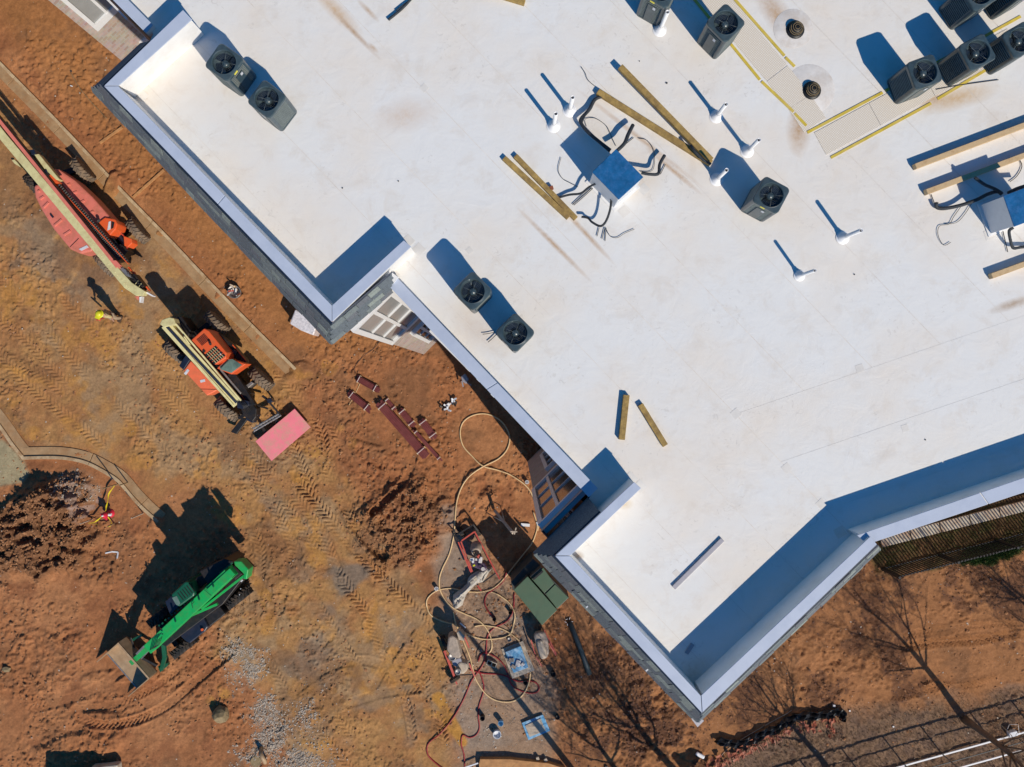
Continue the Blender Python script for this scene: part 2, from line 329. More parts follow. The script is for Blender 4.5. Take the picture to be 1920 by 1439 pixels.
# ------------------------------------------------------------------ terrain
rng = np.random.RandomState(3)
TAB = rng.rand(257, 257)
def vn(x, y, sc, seed=0):
    x = x / sc + seed * 17.31; y = y / sc + seed * 9.77
    xi = np.floor(x).astype(int); yi = np.floor(y).astype(int); fx = x - xi; fy = y - yi
    fx = fx * fx * (3 - 2 * fx); fy = fy * fy * (3 - 2 * fy); xi %= 256; yi %= 256
    return (TAB[xi, yi] * (1 - fx) + TAB[xi + 1, yi] * fx) * (1 - fy) + (TAB[xi, yi + 1] * (1 - fx) + TAB[xi + 1, yi + 1] * fx) * fy
def fb(x, y, sc, octv=4, seed=0, g=0.5):
    a = 1; s = 0; t = 0
    for i in range(octv): s = s + a * vn(x, y, sc / 2 ** i, seed + i * 3); t += a; a *= g
    return s / t
def sstep(x, a, b): t = np.clip((x - a) / (b - a), 0, 1); return t * t * (3 - 2 * t)
def sdpoly(x, y, pts):     # signed distance (positive inside), pts in photo px on the ground
    P = [W(a, b, 0).xy for a, b in pts]; d = np.full(x.shape, 1e9); ins = np.zeros(x.shape, bool); n = len(P)
    for i in range(n):
        a = P[i]; b = P[(i + 1) % n]; ex, ey = b[0] - a[0], b[1] - a[1]
        t = np.clip(((x - a[0]) * ex + (y - a[1]) * ey) / (ex * ex + ey * ey + 1e-9), 0, 1)
        d = np.minimum(d, np.hypot(x - a[0] - t * ex, y - a[1] - t * ey))
        c = ((a[1] > y) != (b[1] > y)) & (x < (b[0] - a[0]) * (y - a[1]) / (b[1] - a[1] + 1e-12) + a[0])
        ins ^= c
    return np.where(ins, d, -d)
def ell(x, y, px, py, a, b, ang=0):   # elliptical falloff, radii in photo px
    c = W(px, py, 0); s = F / H; dx = x - c.x; dy = y - c.y; ca, sa = math.cos(R_(ang)), math.sin(R_(ang))
    return np.hypot((dx * ca + dy * sa) * s / a, (-dx * sa + dy * ca) * s / b)

def axis(a, b, fine, step):
    core = np.arange(a, b + 1e-6, fine); far = [3, 8, 20, 50, 120, 300]
    return core
xs = np.concatenate([[-400, -150, -70, -40, -30, -25, -23], np.arange(-21.8, 5.0, 0.041), np.arange(5.0, 22.4, 0.052), [24, 27, 32, 45, 80, 160, 400]])
ys = np.concatenate([[-400, -150, -70, -40, -30, -24, -20, -18], np.arange(-16.6, 16.6, 0.041), [18, 20, 25, 35, 60, 150, 400]])
X, Y = np.meshgrid(xs, ys, indexing='ij')
TRACKS = [
 ([(590, 1000), (640, 1080), (690, 1150), (745, 1215)], .44, .032, .17, .03), ([(470, 700), (530, 790), (570, 880), (600, 950)], .40, .028, .17, .03),
 ([(430, 800), (500, 890), (560, 980), (610, 1060)], .42, .024, .17, .02), ([(700, 1290), (740, 1220), (800, 1140)], .36, .03, .17, .05), ([(655, 1320), (720, 1300), (790, 1290)], .40, .022, .17, .05),
 ([(690, 1170), (720, 1230), (760, 1310), (775, 1380)], .34, .024, .17, .06), ([(560, 1290), (620, 1250), (690, 1240), (760, 1270)], .40, .026, .17, .04), ([(500, 1230), (540, 1300), (600, 1370), (660, 1445)], .40, .02, .17, .03),
 ([(120, 560), (200, 640), (290, 720), (370, 800)], .40, .018, .17, .02), ([(0, 520), (70, 600), (150, 690), (240, 780), (310, 850)], .42, .018, .17, .02), ([(10, 680), (70, 700), (120, 740)], .4, .024, .17, .03),
 ([(780, 840), (760, 900), (700, 960)], .3, .02, .17, .03), ([(640, 680), (600, 740), (590, 800)], .34, .022, .17, .02), ([(300, 1180), (240, 1250), (160, 1300), (60, 1330)], .4, .02, .17, .04),  # px path, width m, lug amplitude, pitch, rut depth
 ([(560, 905), (600, 950), (650, 1010), (705, 1070), (765, 1130), (800, 1175)], .50, .045, .17, .03),
 ([(612, 880), (640, 930), (668, 985), (720, 1040)], .46, .040, .17, .02),
 ([(545, 1040), (585, 1110), (625, 1175), (665, 1235), (700, 1300)], .30, .035, .16, .03),
 ([(520, 700), (560, 745), (600, 800), (612, 850)], .42, .035, .17, .03),
 ([(560, 700), (600, 760), (640, 830)], .36, .030, .17, .02),
 ([(330, 720), (400, 800), (470, 880), (520, 960), (560, 1040)], .42, .022, .17, .02),
 ([(390, 760), (450, 830), (520, 900), (600, 990), (640, 1090)], .42, .024, .17, .02),
 ([(-20, 640), (30, 700), (80, 745), (150, 800), (220, 855)], .45, .022, .17, .03),
 ([(-10, 590), (50, 640), (120, 715), (180, 760)], .40, .02, .17, .02),
 ([(225, 560), (290, 650), (330, 720)], .36, .02, .16, .02),
 ([(150, 1345), (190, 1358), (250, 1352), (310, 1325), (370, 1275), (430, 1225)], .40, .03, .17, .06),
 ([(140, 1330), (200, 1325), (270, 1300), (330, 1260)], .30, .02, .17, .03),
 ([(1690, 1215), (1760, 1205), (1840, 1200), (1930, 1183)], .42, .035, .13, .03),
 ([(1700, 1190), (1800, 1178), (1930, 1165)], .34, .02, .13, .02),
 ([(1740, 1290), (1800, 1292), (1860, 1280), (1930, 1258)], .5, .035, .13, .02),
 ([(1760, 1305), (1840, 1300), (1930, 1285)], .4, .03, .13, .02),
 ([(1600, 1270), (1640, 1300), (1700, 1305), (1760, 1285)], .35, .03, .13, .03),
 ([(1545, 1312), (1575, 1290), (1600, 1275)], .25, .03, .10, .02),
 ([(780, 1160), (805, 1220), (818, 1290), (828, 1360), (840, 1445)], .45, .03, .17, .02),
 ([(740, 1170), (790, 1240), (800, 1310)], .4, .03, .17, .02),
 ([(640, 1090), (690, 1150), (720, 1210)], .45, .035, .17, .02),
 ([(500, 1160), (560, 1240), (600, 1300), (660, 1380)], .4, .018, .17, .02),
 ([(400, 870), (450, 950), (490, 1030), (480, 1120)], .42, .02, .17, .02),
]
road = [(-60, 60), (-20, 135), (195, 345), (420, 575), (545, 700), (585, 780), (640, 870), (720, 990), (800, 1120), (850, 1200), (850, 1300), (870, 1470), (560, 1470), (520, 1330), (470, 1250), (400, 1230), (440, 1130), (470, 1040), (410, 930), (340, 900), (290, 950), (240, 880), (180, 860), (50, 840), (-40, 770)]
work = [(830, 1010), (900, 990), (950, 1090), (1010, 1180), (1040, 1300), (1030, 1400), (1050, 1470), (860, 1470), (840, 1350), (860, 1250), (820, 1150)]
def terrain(x, y):
    h = (fb(x, y, 4.0, 3, 1) - .5) * .16 + (fb(x, y, 1.0, 3, 5) - .5) * .06
    sd = sdpoly(x, y, road) + (fb(x, y, 1.2, 3, 9) - .5) * 1.2
    rd = sstep(sd, -.4, .5)
    wk = sstep(sdpoly(x, y, work) + (fb(x, y, 1., 3, 12) - .5) * 1.4, -.4, .5)
    dens = sstep(fb(x, y, 2.2, 3, 21), .42, .62)                       # churned areas
    rough = (fb(x, y, .30, 3, 31, .6) - .5); cl = np.abs(fb(x, y, .22, 2, 41) - .5) * 2
    h += rough * (.012 + .04 * dens) * (1 - .55 * rd * (1 - dens)) * (1 - .6 * wk) + (fb(x, y, .15, 2, 33, .7) - .5) * (.022 + .05 * dens) * (1 - .4 * wk)
    h += (.5 - cl) * .035 * dens
    clod = sstep(fb(x, y, .13, 2, 51), .60, .74); h += clod * (.012 + .045 * dens) * (1 - .5 * wk)
    # piles and pits
    def pile(px, py, a, b, ang, hh, rg, seed, edge=.25):
        nonlocal h
        e = ell(x, y, px, py, a, b, ang) + (fb(x, y, .8, 3, seed) - .5) * .8
        m = 1 - sstep(e, 1 - edge, 1 + edge)
        h = h + m * (hh + (np.abs(fb(x, y, .55, 4, seed + 2, .65) - .5) * -2 + .3) * rg)
        return m
    m1 = pile(72, 1005, 95, 78, 25, .32, 1.1, 61); m1b = pile(110, 930, 62, 34, 10, .22, .8, 64)
    m2 = pile(748, 985, 74, 88, -30, .26, .58, 71, .35)
    m3 = pile(160, 1060, 70, 34, -20, .05, .35, 76)
    m4 = pile(700, 860, 60, 22, -35, .05, .30, 81); m5 = pile(905, 905, 34, 40, 0, .04, .28, 86); m6 = pile(1180, 1330, 160, 110, -40, .05, .30, 91)
    m7 = pile(60, 1250, 120, 60, 20, .02, .28, 96); pile(1500, 1240, 150, 60, -20, .03, .22, 99)
    pile(240, 335, 30, 30, 0, .02, .20, 103); pile(225, 350, 30, 18, -45, .10, .1, 104)
    pile(440, 1130, 100, 30, 50, .02, .16, 107); pile(150, 1400, 90, 26, 10, .10, .2, 109); pile(210, 1270, 60, 12, 5, .08, .2, 112)
    pile(180, 1345, 45, 12, 0, .10, .16, 113)
    # tyre tracks
    tm = np.zeros_like(x)
    for pts, wd, am, pitch, rut in TRACKS:
        P = [q.xy for q in spline([W(a, b, 0) for a, b in pts], 5)]
        bx = [p[0] for p in P]; by = [p[1] for p in P]
        sel = (x > min(bx) - wd) & (x < max(bx) + wd) & (y > min(by) - wd) & (y < max(by) + wd)
        if not sel.any(): continue
        xx = x[sel]; yy = y[sel]; bd = np.full(xx.shape, 9.); bs = np.zeros(xx.shape); bt = np.zeros(xx.shape); s0 = 0
        for i in range(len(P) - 1):
            a = P[i]; e = P[i + 1] - a; L = e.length; t = np.clip(((xx - a[0]) * e[0] + (yy - a[1]) * e[1]) / L ** 2, 0, 1)
            d = np.hypot(xx - a[0] - t * e[0], yy - a[1] - t * e[1]); sg = np.sign((xx - a[0]) * e[1] - (yy - a[1]) * e[0])
            u = d < bd; bd = np.where(u, d, bd); bs = np.where(u, s0 + t * L, bs); bt = np.where(u, sg * d, bt); s0 += L
        inn = 1 - sstep(bd, wd * .42, wd * .56)
        bern = np.exp(-((bd - wd * .58) / (wd * .12)) ** 2)
        off = np.where(bt > 0, pitch * .5, 0)
        pitch = pitch * 1.12; ph = (bs + np.abs(bt) * .9 + off) / pitch; lug = sstep(np.abs((ph % 1) - .5) * 2, .45, .75)
        lug = lug * sstep(np.abs(bt), .0, .03)
        fade = .12 + 1.0 * sstep(fb(xx, yy, 1.1, 3, 131), .38, .66)
        hh = h[sel]; hh = hh * (1 - .75 * inn) + inn * (-rut + lug * am * 2.3 * fade) + bern * (rut * .6 + am * .3) * fade
        h[sel] = hh; tm[sel] = np.maximum(tm[sel], inn)
    fadeo = sstep(np.maximum(np.abs(x) - 21.8, np.abs(y) - 16.6), 0, 3)
    h = h * (1 - fadeo)
    return h, dict(rd=rd, wk=wk, dens=dens, tm=tm, clod=clod, m1=np.maximum(m1, m1b), m2=m2, m3=m3, m6=m6)
KERB = [(-60, 52), (0, 114), (100, 216), (200, 322), (235, 360), (320, 447), (427, 560), (557, 691)]
KERB2 = [(-30, 765), (0, 803), (22, 835), (44, 862), (80, 861), (120, 862), (160, 870), (195, 887), (222, 905), (245, 932), (270, 958), (296, 981)]
def near_path(x, y, pts):
    d = np.full(x.shape, 99.); P = [W(a, b).xy for a, b in pts]
    for i in range(len(P) - 1):
        a = P[i]; e = P[i + 1] - P[i]; t = np.clip(((x - a[0]) * e[0] + (y - a[1]) * e[1]) / e.length_squared, 0, 1)
        d = np.minimum(d, np.hypot(x - a[0] - t * e[0], y - a[1] - t * e[1]))
    return d
Z, MK = terrain(X, Y)
kd = np.minimum(near_path(X, Y, [(a - 9, b + 9) for a, b in KERB]), near_path(X, Y, [(a + 7, b - 9) for a, b in KERB2]))
flat = 1 - sstep(kd, .25, .6)
Z = Z * (1 - flat) + flat * (-.03)
def dump(px, py, a, b, ang, hh):     # soil spilled over the kerb
    global Z
    e = ell(X, Y, px, py, a, b, ang) + (fb(X, Y, .5, 3, 141) - .5) * 1.1; Z = np.maximum(Z, -.05 + (1 - sstep(e, .45, 1.15)) * (hh + (fb(X, Y, .2, 3, 144) - .5) * .08))
dump(216, 345, 34, 17, 55, .20); dump(560, 695, 30, 24, 20, .18); dump(300, 438, 9, 7, 0, .10); dump(410, 552, 14, 6, 50, .09); dump(95, 225, 16, 5, 45, .06); dump(480, 632, 16, 6, 45, .07); dump(290, 980, 18, 12, 30, .14); dump(150, 851, 30, 5, 5, .06)
# colour
def lerp(a, b, t): return a * (1 - t[..., None]) + np.array(b) * t[..., None]
sh = X.shape; N1 = fb(X, Y, 3.0, 4, 201); N2 = fb(X, Y, .8, 4, 211); N3 = fb(X, Y, .25, 3, 221); N4 = fb(X, Y, 1.6, 4, 231, .6)
col = np.broadcast_to(np.array((.345, .143, .060)), sh + (3,)).copy()
col = lerp(col, (.40, .18, .078), sstep(N1, .4, .65))
col = lerp(col, (.24, .095, .042), sstep(N2, .5, .75) * .8)
up_strip = sstep(sdpoly(X, Y, [(0, 60), (560, 690), (820, 650), (700, 400), (200, 60), (60, -60), (-80, -60)]), -.5, 1)
col = lerp(col, (.35, .155, .055), up_strip * .8)
col = lerp(col, (.37, .195, .075), MK['rd'] * (.55 + .45 * sstep(N2, .35, .6)))
col = lerp(col, (.31, .205, .115), MK['rd'] * sstep(N4, .5, .66) * .7)
ly = [(60, 545, 26, 18), (55, 560, 20, 14), (75, 600, 16, 12), (160, 420, 24, 12), (210, 680, 16, 12), (240, 560, 40, 16), (150, 520, 30, 10), (40, 700, 60, 10), (60, 815, 16, 14), (150, 810, 40, 16),
      (240, 800, 14, 12), (130, 410, 16, 9), (640, 800, 12, 12), (660, 830, 12, 9), (590, 850, 16, 12), (560, 890, 24, 14), (460, 870, 16, 14), (440, 970, 40, 18), (590, 990, 14, 30), (590, 1045, 18, 14), (480, 1090, 40, 12),
      (615, 1180, 12, 14), (690, 1180, 14, 40), (710, 1200, 8, 36), (725, 1260, 26, 26), (750, 1290, 18, 36), (660, 1260, 16, 20), (775, 1240, 20, 12), (580, 1290, 12, 22), (625, 1296, 8, 8), (575, 1330, 16, 12), (700, 1140, 10, 26),
      (500, 1180, 16, 20), (420, 1300, 14, 10), (395, 1315, 14, 8), (540, 820, 20, 12), (500, 790, 14, 30), (690, 1300, 30, 14), (745, 1170, 8, 24), (555, 700, 30, 10), (620, 690, 14, 10), (600, 1400, 12, 20), (610, 1330, 10, 30)]
oc = np.zeros(sh)
for a, b, c_, d in ly: oc = np.maximum(oc, 1 - sstep(ell(X, Y, a, b, c_, d, (a * 7) % 60 - 60) + (N2 - .5) * 2.6 + (N3 - .5) * .9, .5, 1.25))
oc = np.maximum(oc, MK['rd'] * sstep(fb(X, Y, 1.3, 4, 241, .6), .60, .68) * .85)
# the orange flow at the work area
fl = near_path(X, Y, [(825, 1310), (842, 1345), (858, 1372), (868, 1392)]); fl = np.minimum(fl, near_path(X, Y, [(822, 1338), (850, 1350)]) + .1)
oc = np.maximum(oc, 1 - sstep(fl + (N2 - .5) * .3, .24, .32)); Z = Z + (1 - sstep(fl, .1, .4)) * .03
oc = oc * (.45 + .55 * sstep(fb(X, Y, .35, 4, 251, .7), .38, .6))
col = lerp(col, (.48, .235, .06), oc * .75)
Z = Z * (1 - oc * .5)
grav = np.zeros(sh)
for a, b, c_, d, g_ in [(470, 1260, 26, 40, -30), (520, 1380, 34, 80, -40), (500, 1340, 36, 34, 0), (560, 1430, 50, 40, 0), (440, 1220, 22, 30, 0), (150, 915, 40, 20, -20)]:
    grav = np.maximum(grav, 1 - sstep(ell(X, Y, a, b, c_, d, g_) + (N2 - .5) * 1.8 + (N3 - .5) * 1.2, .15, 1.35))
col = lerp(col, (.38, .29, .20), grav * .6)
col = lerp(col, (.31, .215, .145), MK['wk'] * .85)
col = lerp(col, (.27, .215, .17), MK['wk'] * sstep(N4, .5, .7) * .6)
gy = 1 - sstep(ell(X, Y, 835, 965, 26, 30) + (N2 - .5) * 1.2, .5, 1.1); col = lerp(col, (.30, .24, .19), gy * .8)
gy = 1 - sstep(ell(X, Y, 650, 1085, 40, 24, 20) + (N2 - .5) * 1.8, .5, 1.1); col = lerp(col, (.20, .165, .13), gy * .8)
for a_, b_, c_, d_, g_ in [(740, 1180, 26, 50, 30), (600, 1250, 30, 40, -40), (560, 1080, 20, 30, 0), (700, 1310, 50, 18, 10), (770, 1350, 20, 40, 0), (500, 930, 40, 24, -40), (90, 470, 60, 60, 0), (160, 520, 50, 30, 0)]:
    gy = 1 - sstep(ell(X, Y, a_, b_, c_, d_, g_) + (N2 - .5) * 2.4 + (N3 - .5), .3, 1.2); col = lerp(col, (.27, .195, .13), gy * .6)
gy = 1 - sstep(ell(X, Y, 590, 1215, 34, 70, -35) + (N2 - .5) * 1.8, .5, 1.1); col = lerp(col, (.24, .18, .13), gy * .7)
col = lerp(col, (.19, .085, .042), MK['m2'] * .75 * sstep(N2, .3, .55)); col = lerp(col, (.15, .075, .04), MK['m1'] * .8)
flc = 1 - sstep(fl + (N2 - .5) * .3, .20, .32); col = lerp(col, (.46, .225, .05), flc * .95); col = lerp(col, (.20, .09, .04), MK['m3'] * .5)
pale_flecks = (1 - sstep(ell(X, Y, 150, 940, 46, 34, -30) + (N2 - .5) * 1.4, .5, 1.1)) * sstep(N3, .45, .6); col = lerp(col, (.34, .25, .21), pale_flecks * .7)  # paler flecked patch near the rough pile
# pale lot behind the kerb at far left
lot = sstep(sdpoly(X, Y, [(-300, 760), (-30, 780), (40, 866), (52, 885), (40, 905), (0, 912), (-300, 930)]) + (N2 - .5) * .3, -.1, .1); col = lerp(col, (.34, .28, .165), lot)
Z = Z * (1 - lot)
# yellow verge beside the kerb, dark litter at lower right
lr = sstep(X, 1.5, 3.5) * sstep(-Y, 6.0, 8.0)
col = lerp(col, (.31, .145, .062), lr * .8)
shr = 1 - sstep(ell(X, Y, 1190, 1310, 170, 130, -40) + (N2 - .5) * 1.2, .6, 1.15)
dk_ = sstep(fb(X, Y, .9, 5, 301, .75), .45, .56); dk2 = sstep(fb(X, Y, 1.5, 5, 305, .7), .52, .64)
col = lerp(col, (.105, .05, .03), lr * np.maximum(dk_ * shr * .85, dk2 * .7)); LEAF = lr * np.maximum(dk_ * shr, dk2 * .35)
lit = sstep(sdpoly(X, Y, [(1280, 1470), (1330, 1430), (1450, 1375), (1540, 1350), (1600, 1335), (1680, 1315), (1750, 1310), (1850, 1300), (1990, 1285), (2100, 1600), (1200, 1600)]) + (N2 - .5) * 1.2, -.3, .6)
col = lerp(col, (.225, .15, .10), lit * .85); col = lerp(col, (.13, .085, .065), lit * sstep(N3, .45, .62) * .6)
low = sstep(fb(X, Y, .5, 4, 311, .65), .45, .62)
veg = sstep(sdpoly(X, Y, [(1610, 960), (2200, 800), (2200, 960), (1930, 1035), (1780, 1060), (1680, 1078), (1640, 1075)]) + (N2 - .5) * .5, -.2, .3)
col = lerp(col, (.085, .055, .025), veg * .9); col = lerp(col, (.06, .06, .018), veg * low * .7)
grs = 1 - sstep(ell(X, Y, 1845, 1042, 56, 18, 12) + (N2 - .5) * 1.6, .6, 1.1); col = lerp(col, (.05, .09, .02), grs * .8)
col = lerp(col, (.20, .10, .05), sstep(fb(X, Y, 2.4, 5, 331, .65), .54, .66) * (1 - MK['wk']) * (1 - lot) * .55)
# broad and fine mottling
col *= (1 + (N2 - .5) * .35 + (N3 - .5) * .30 + (vn(X, Y, .09, 320) - .5) * .18)[..., None]
col *= (1 - .12 * MK['clod'] * (1 - MK['rd']))[..., None]
col = np.clip(col, .01, .9)
# faces, leaving out what lies deep under the building
nx, ny = sh
def tn(t, n): return Vector((.70711 * (t - n), -.70711 * (t + n)))
CWALL = [tn(-40, 1.70), tn(-17.96, 1.70), tn(-17.96, .24), tn(-10.55, .30), tn(-10.55, 1.70), tn(-3.374, 1.70), tn(-3.374, .38), tn(2.69, .22), tn(2.69, 1.80), tn(7.62, 1.98), tn(7.78, -3.0)]
qe = W(1920, 920, CAPZ); qs = W(1644, 1016, CAPZ); dd = (qe - qs).xy.normalized(); nn = Vector((-dd.y, dd.x))
CWALL += [qs.xy + nn * .12 + dd * .05, qs.xy + nn * .12 + dd * 34, Vector((44, 44)), Vector((-5, 44))]
xx = X; yy = Y
ins = np.zeros(sh, bool); dmin = np.full(sh, 1e9)
for i in range(len(CWALL)):
    a = CWALL[i]; b = CWALL[(i + 1) % len(CWALL)]; e = b - a
    t = np.clip(((xx - a.x) * e.x + (yy - a.y) * e.y) / e.length_squared, 0, 1); dmin = np.minimum(dmin, np.hypot(xx - a.x - t * e.x, yy - a.y - t * e.y))
    ins ^= ((a.y > yy) != (b.y > yy)) & (xx < (b.x - a.x) * (yy - a.y) / (b.y - a.y + 1e-12) + a.x)
deep = ins & (dmin > .5) & (X < 21) & (Y < 16)
I = np.arange(nx * ny).reshape(nx, ny)
q = np.stack([I[:-1, :-1], I[1:, :-1], I[1:, 1:], I[:-1, 1:]], -1).reshape(-1, 4)
dq = (deep[:-1, :-1] & deep[1:, 1:]).reshape(-1); q = q[~dq]
used = np.zeros(nx * ny, bool); used[q.ravel()] = True; remap = np.cumsum(used) - 1; q = remap[q]
co = np.stack([X, Y, Z], -1).reshape(-1, 3)[used].astype(np.float32)
me = bpy.data.meshes.new('ground'); me.vertices.add(len(co)); me.vertices.foreach_set('co', co.ravel())
me.loops.add(q.size); me.loops.foreach_set('vertex_index', q.ravel().astype(np.int32))
me.polygons.add(len(q)); me.polygons.foreach_set('loop_start', np.arange(0, q.size, 4, dtype=np.int32))
me.polygons.foreach_set('use_smooth', np.ones(len(q), bool)); me.update(calc_edges=True)
ca = me.color_attributes.new('soil', 'FLOAT_COLOR', 'POINT')
ca.data.foreach_set('color', np.concatenate([col.reshape(-1, 3)[used], np.ones((used.sum(), 1))], 1).astype(np.float32).ravel())
ground = bpy.data.objects.new('ground', me); C.objects.link(ground); ground['kind'] = 'structure'
def ground_mat():
    m = bpy.data.materials.new('soil_ground'); m.use_nodes = True
    n = m.node_tree.nodes; l = m.node_tree.links; b = n['Principled BSDF']; b.inputs['Roughness'].default_value = 0.92; b.inputs['Specular IOR Level'].default_value = 0.15
    at = n.new('ShaderNodeAttribute'); at.attribute_name = 'soil'; geo = n.new('ShaderNodeNewGeometry')
    t = n.new('ShaderNodeTexNoise'); t.inputs['Scale'].default_value = 14; t.inputs['Detail'].default_value = 8; t.inputs['Roughness'].default_value = 0.75; l.new(geo.outputs['Position'], t.inputs['Vector'])
    r = n.new('ShaderNodeMapRange'); r.inputs[1].default_value = .3; r.inputs[2].default_value = .7; r.inputs[3].default_value = .74; r.inputs[4].default_value = 1.26; l.new(t.outputs['Fac'], r.inputs[0])
    mx = n.new('ShaderNodeMix'); mx.data_type = 'RGBA'; mx.blend_type = 'MULTIPLY'; mx.inputs[0].default_value = 1; l.new(at.outputs['Color'], mx.inputs[6]); l.new(r.outputs[0], mx.inputs[7])
    v = n.new('ShaderNodeTexVoronoi'); v.inputs['Scale'].default_value = 9; l.new(geo.outputs['Position'], v.inputs['Vector'])
    r2 = n.new('ShaderNodeMapRange'); r2.inputs[1].default_value = .10; r2.inputs[2].default_value = .16; r2.inputs[3].default_value = .4; r2.inputs[4].default_value = 0; l.new(v.outputs['Distance'], r2.inputs[0])
    wn_ = n.new('ShaderNodeTexNoise'); wn_.inputs['Scale'].default_value = 1.1; l.new(geo.outputs['Position'], wn_.inputs['Vector'])
    r3 = n.new('ShaderNodeMapRange'); r3.inputs[1].default_value = .5; r3.inputs[2].default_value = .68; l.new(wn_.outputs['Fac'], r3.inputs[0])
    ml = n.new('ShaderNodeMath'); ml.operation = 'MULTIPLY'; l.new(r2.outputs[0], ml.inputs[0]); l.new(r3.outputs[0], ml.inputs[1])
    m2 = n.new('ShaderNodeMix'); m2.data_type = 'RGBA'; l.new(ml.outputs[0], m2.inputs[0]); l.new(mx.outputs[2], m2.inputs[6]); m2.inputs[7].default_value = (.42, .33, .25, 1)
    l.new(m2.outputs[2], b.inputs['Base Color'])
    t3 = n.new('ShaderNodeTexNoise'); t3.inputs['Scale'].default_value = 22; t3.inputs['Detail'].default_value = 6; t3.inputs['Roughness'].default_value = .7; l.new(geo.outputs['Position'], t3.inputs['Vector'])
    bp = n.new('ShaderNodeBump'); bp.inputs['Strength'].default_value = .7; bp.inputs['Distance'].default_value = .025; l.new(t3.outputs['Fac'], bp.inputs['Height']); l.new(bp.outputs[0], b.inputs['Normal'])
    return m
me.materials.append(ground_mat())
def gh(x, y):
    i = int(np.clip(np.searchsorted(xs, x) - 1, 0, nx - 2)); j = int(np.clip(np.searchsorted(ys, y) - 1, 0, ny - 2))
    return float(max(Z[i, j], Z[i + 1, j], Z[i, j + 1], Z[i + 1, j + 1]))
def G(px, py, dz=0.0): p = W(px, py, 0); p.z = gh(p.x, p.y) + dz; return p
def gmean(px, py, r=.5):
    p = W(px, py, 0); return sum(gh(p.x + a, p.y + b) for a in (-r, 0, r) for b in (-r, 0, r)) / 9
def foot_z(px, py, r=.6):
    p = W(px, py, 0); return max(gh(p.x + a, p.y + b) for a in (-r, 0, r) for b in (-r, 0, r))

# scattered stones and clods (uncountable)
def scatter(name, m, pts, smin, smax, flatk=.6):
    base = [(1, 0, 0), (-1, 0, 0), (0, 1, 0), (0, -1, 0), (0, 0, 1), (0, 0, -.6)]
    fc = [(0, 2, 4), (2, 1, 4), (1, 3, 4), (3, 0, 4), (2, 0, 5), (1, 2, 5), (3, 1, 5), (0, 3, 5)]
    n = len(pts); V = np.zeros((n, 6, 3)); bs = np.array(base)
    for i, (x, y) in enumerate(pts):
        s = smin + (smax - smin) * random.random() ** 2.5; a = random.random() * 6.28
        k = np.array([s * (.7 + .6 * random.random()), s * (.7 + .6 * random.random()), s * flatk * (.6 + .6 * random.random())])
        v = bs * k; v = v + (rng.rand(6, 3) - .5) * s * .5
        V[i] = np.stack([v[:, 0] * math.cos(a) - v[:, 1] * math.sin(a) + x, v[:, 0] * math.sin(a) + v[:, 1] * math.cos(a) + y, v[:, 2] + gh(x, y) + s * .15], -1)
    Fq = (np.array(fc)[None] + (np.arange(n) * 6)[:, None, None]).reshape(-1, 3)
    me = bpy.data.meshes.new(name); me.from_pydata(V.reshape(-1, 3).tolist(), [], Fq.tolist()); me.materials.append(m)
    o = bpy.data.objects.new(name, me); C.objects.link(o); o['kind'] = 'stuff'; return o
def rpts(n, box, dens=None):
    out = []; tries = 0
    while len(out) < n and tries < n * 30:
        tries += 1; px = random.uniform(box[0], box[2]); py = random.uniform(box[1], box[3]); p = W(px, py, 0)
        if dens is not None:
            i = int(np.clip(np.searchsorted(xs, p.x) - 1, 0, nx - 1)); j = int(np.clip(np.searchsorted(ys, p.y) - 1, 0, ny - 1))
            if random.random() > dens[i, j]: continue
        out.append((p.x, p.y))
    return out
scatter('gravel', M['gravel'], rpts(5200, (380, 1180, 660, 1445), .10 * (grav > .02) + grav ** 2.2) + rpts(220, (90, 880, 190, 1000), grav) + rpts(500, (830, 1100, 1030, 1439), MK['wk']), .012, .05)['label'] = 'pale crushed gravel spread on the mud'
scatter('stones', mat('stone_bits', (.5, .42, .34), .9, 0, .4, 20), rpts(1500, (0, 0, 1100, 1439)) + rpts(350, (1100, 1050, 1920, 1439)), .008, .038)['label'] = 'small pale stones strewn over the clay'
scatter('clods', M['clod'], rpts(5000, (0, 600, 1100, 1439), .15 + .85 * MK['dens']) + rpts(1600, (0, 880, 330, 1150), MK['m1']) + rpts(600, (660, 900, 830, 1090), MK['m2']) + rpts(1200, (1100, 1050, 1920, 1400)), .015, .07)['label'] = 'loose clods of red clay'

scatter('leaf_litter', mat('leaf_bits', (.13, .06, .035), .9, 0, .5, 20), rpts(6500, (1040, 1040, 1920, 1439), LEAF), .012, .045, .25)['label'] = 'dark dead leaves over the clay at the lower right'
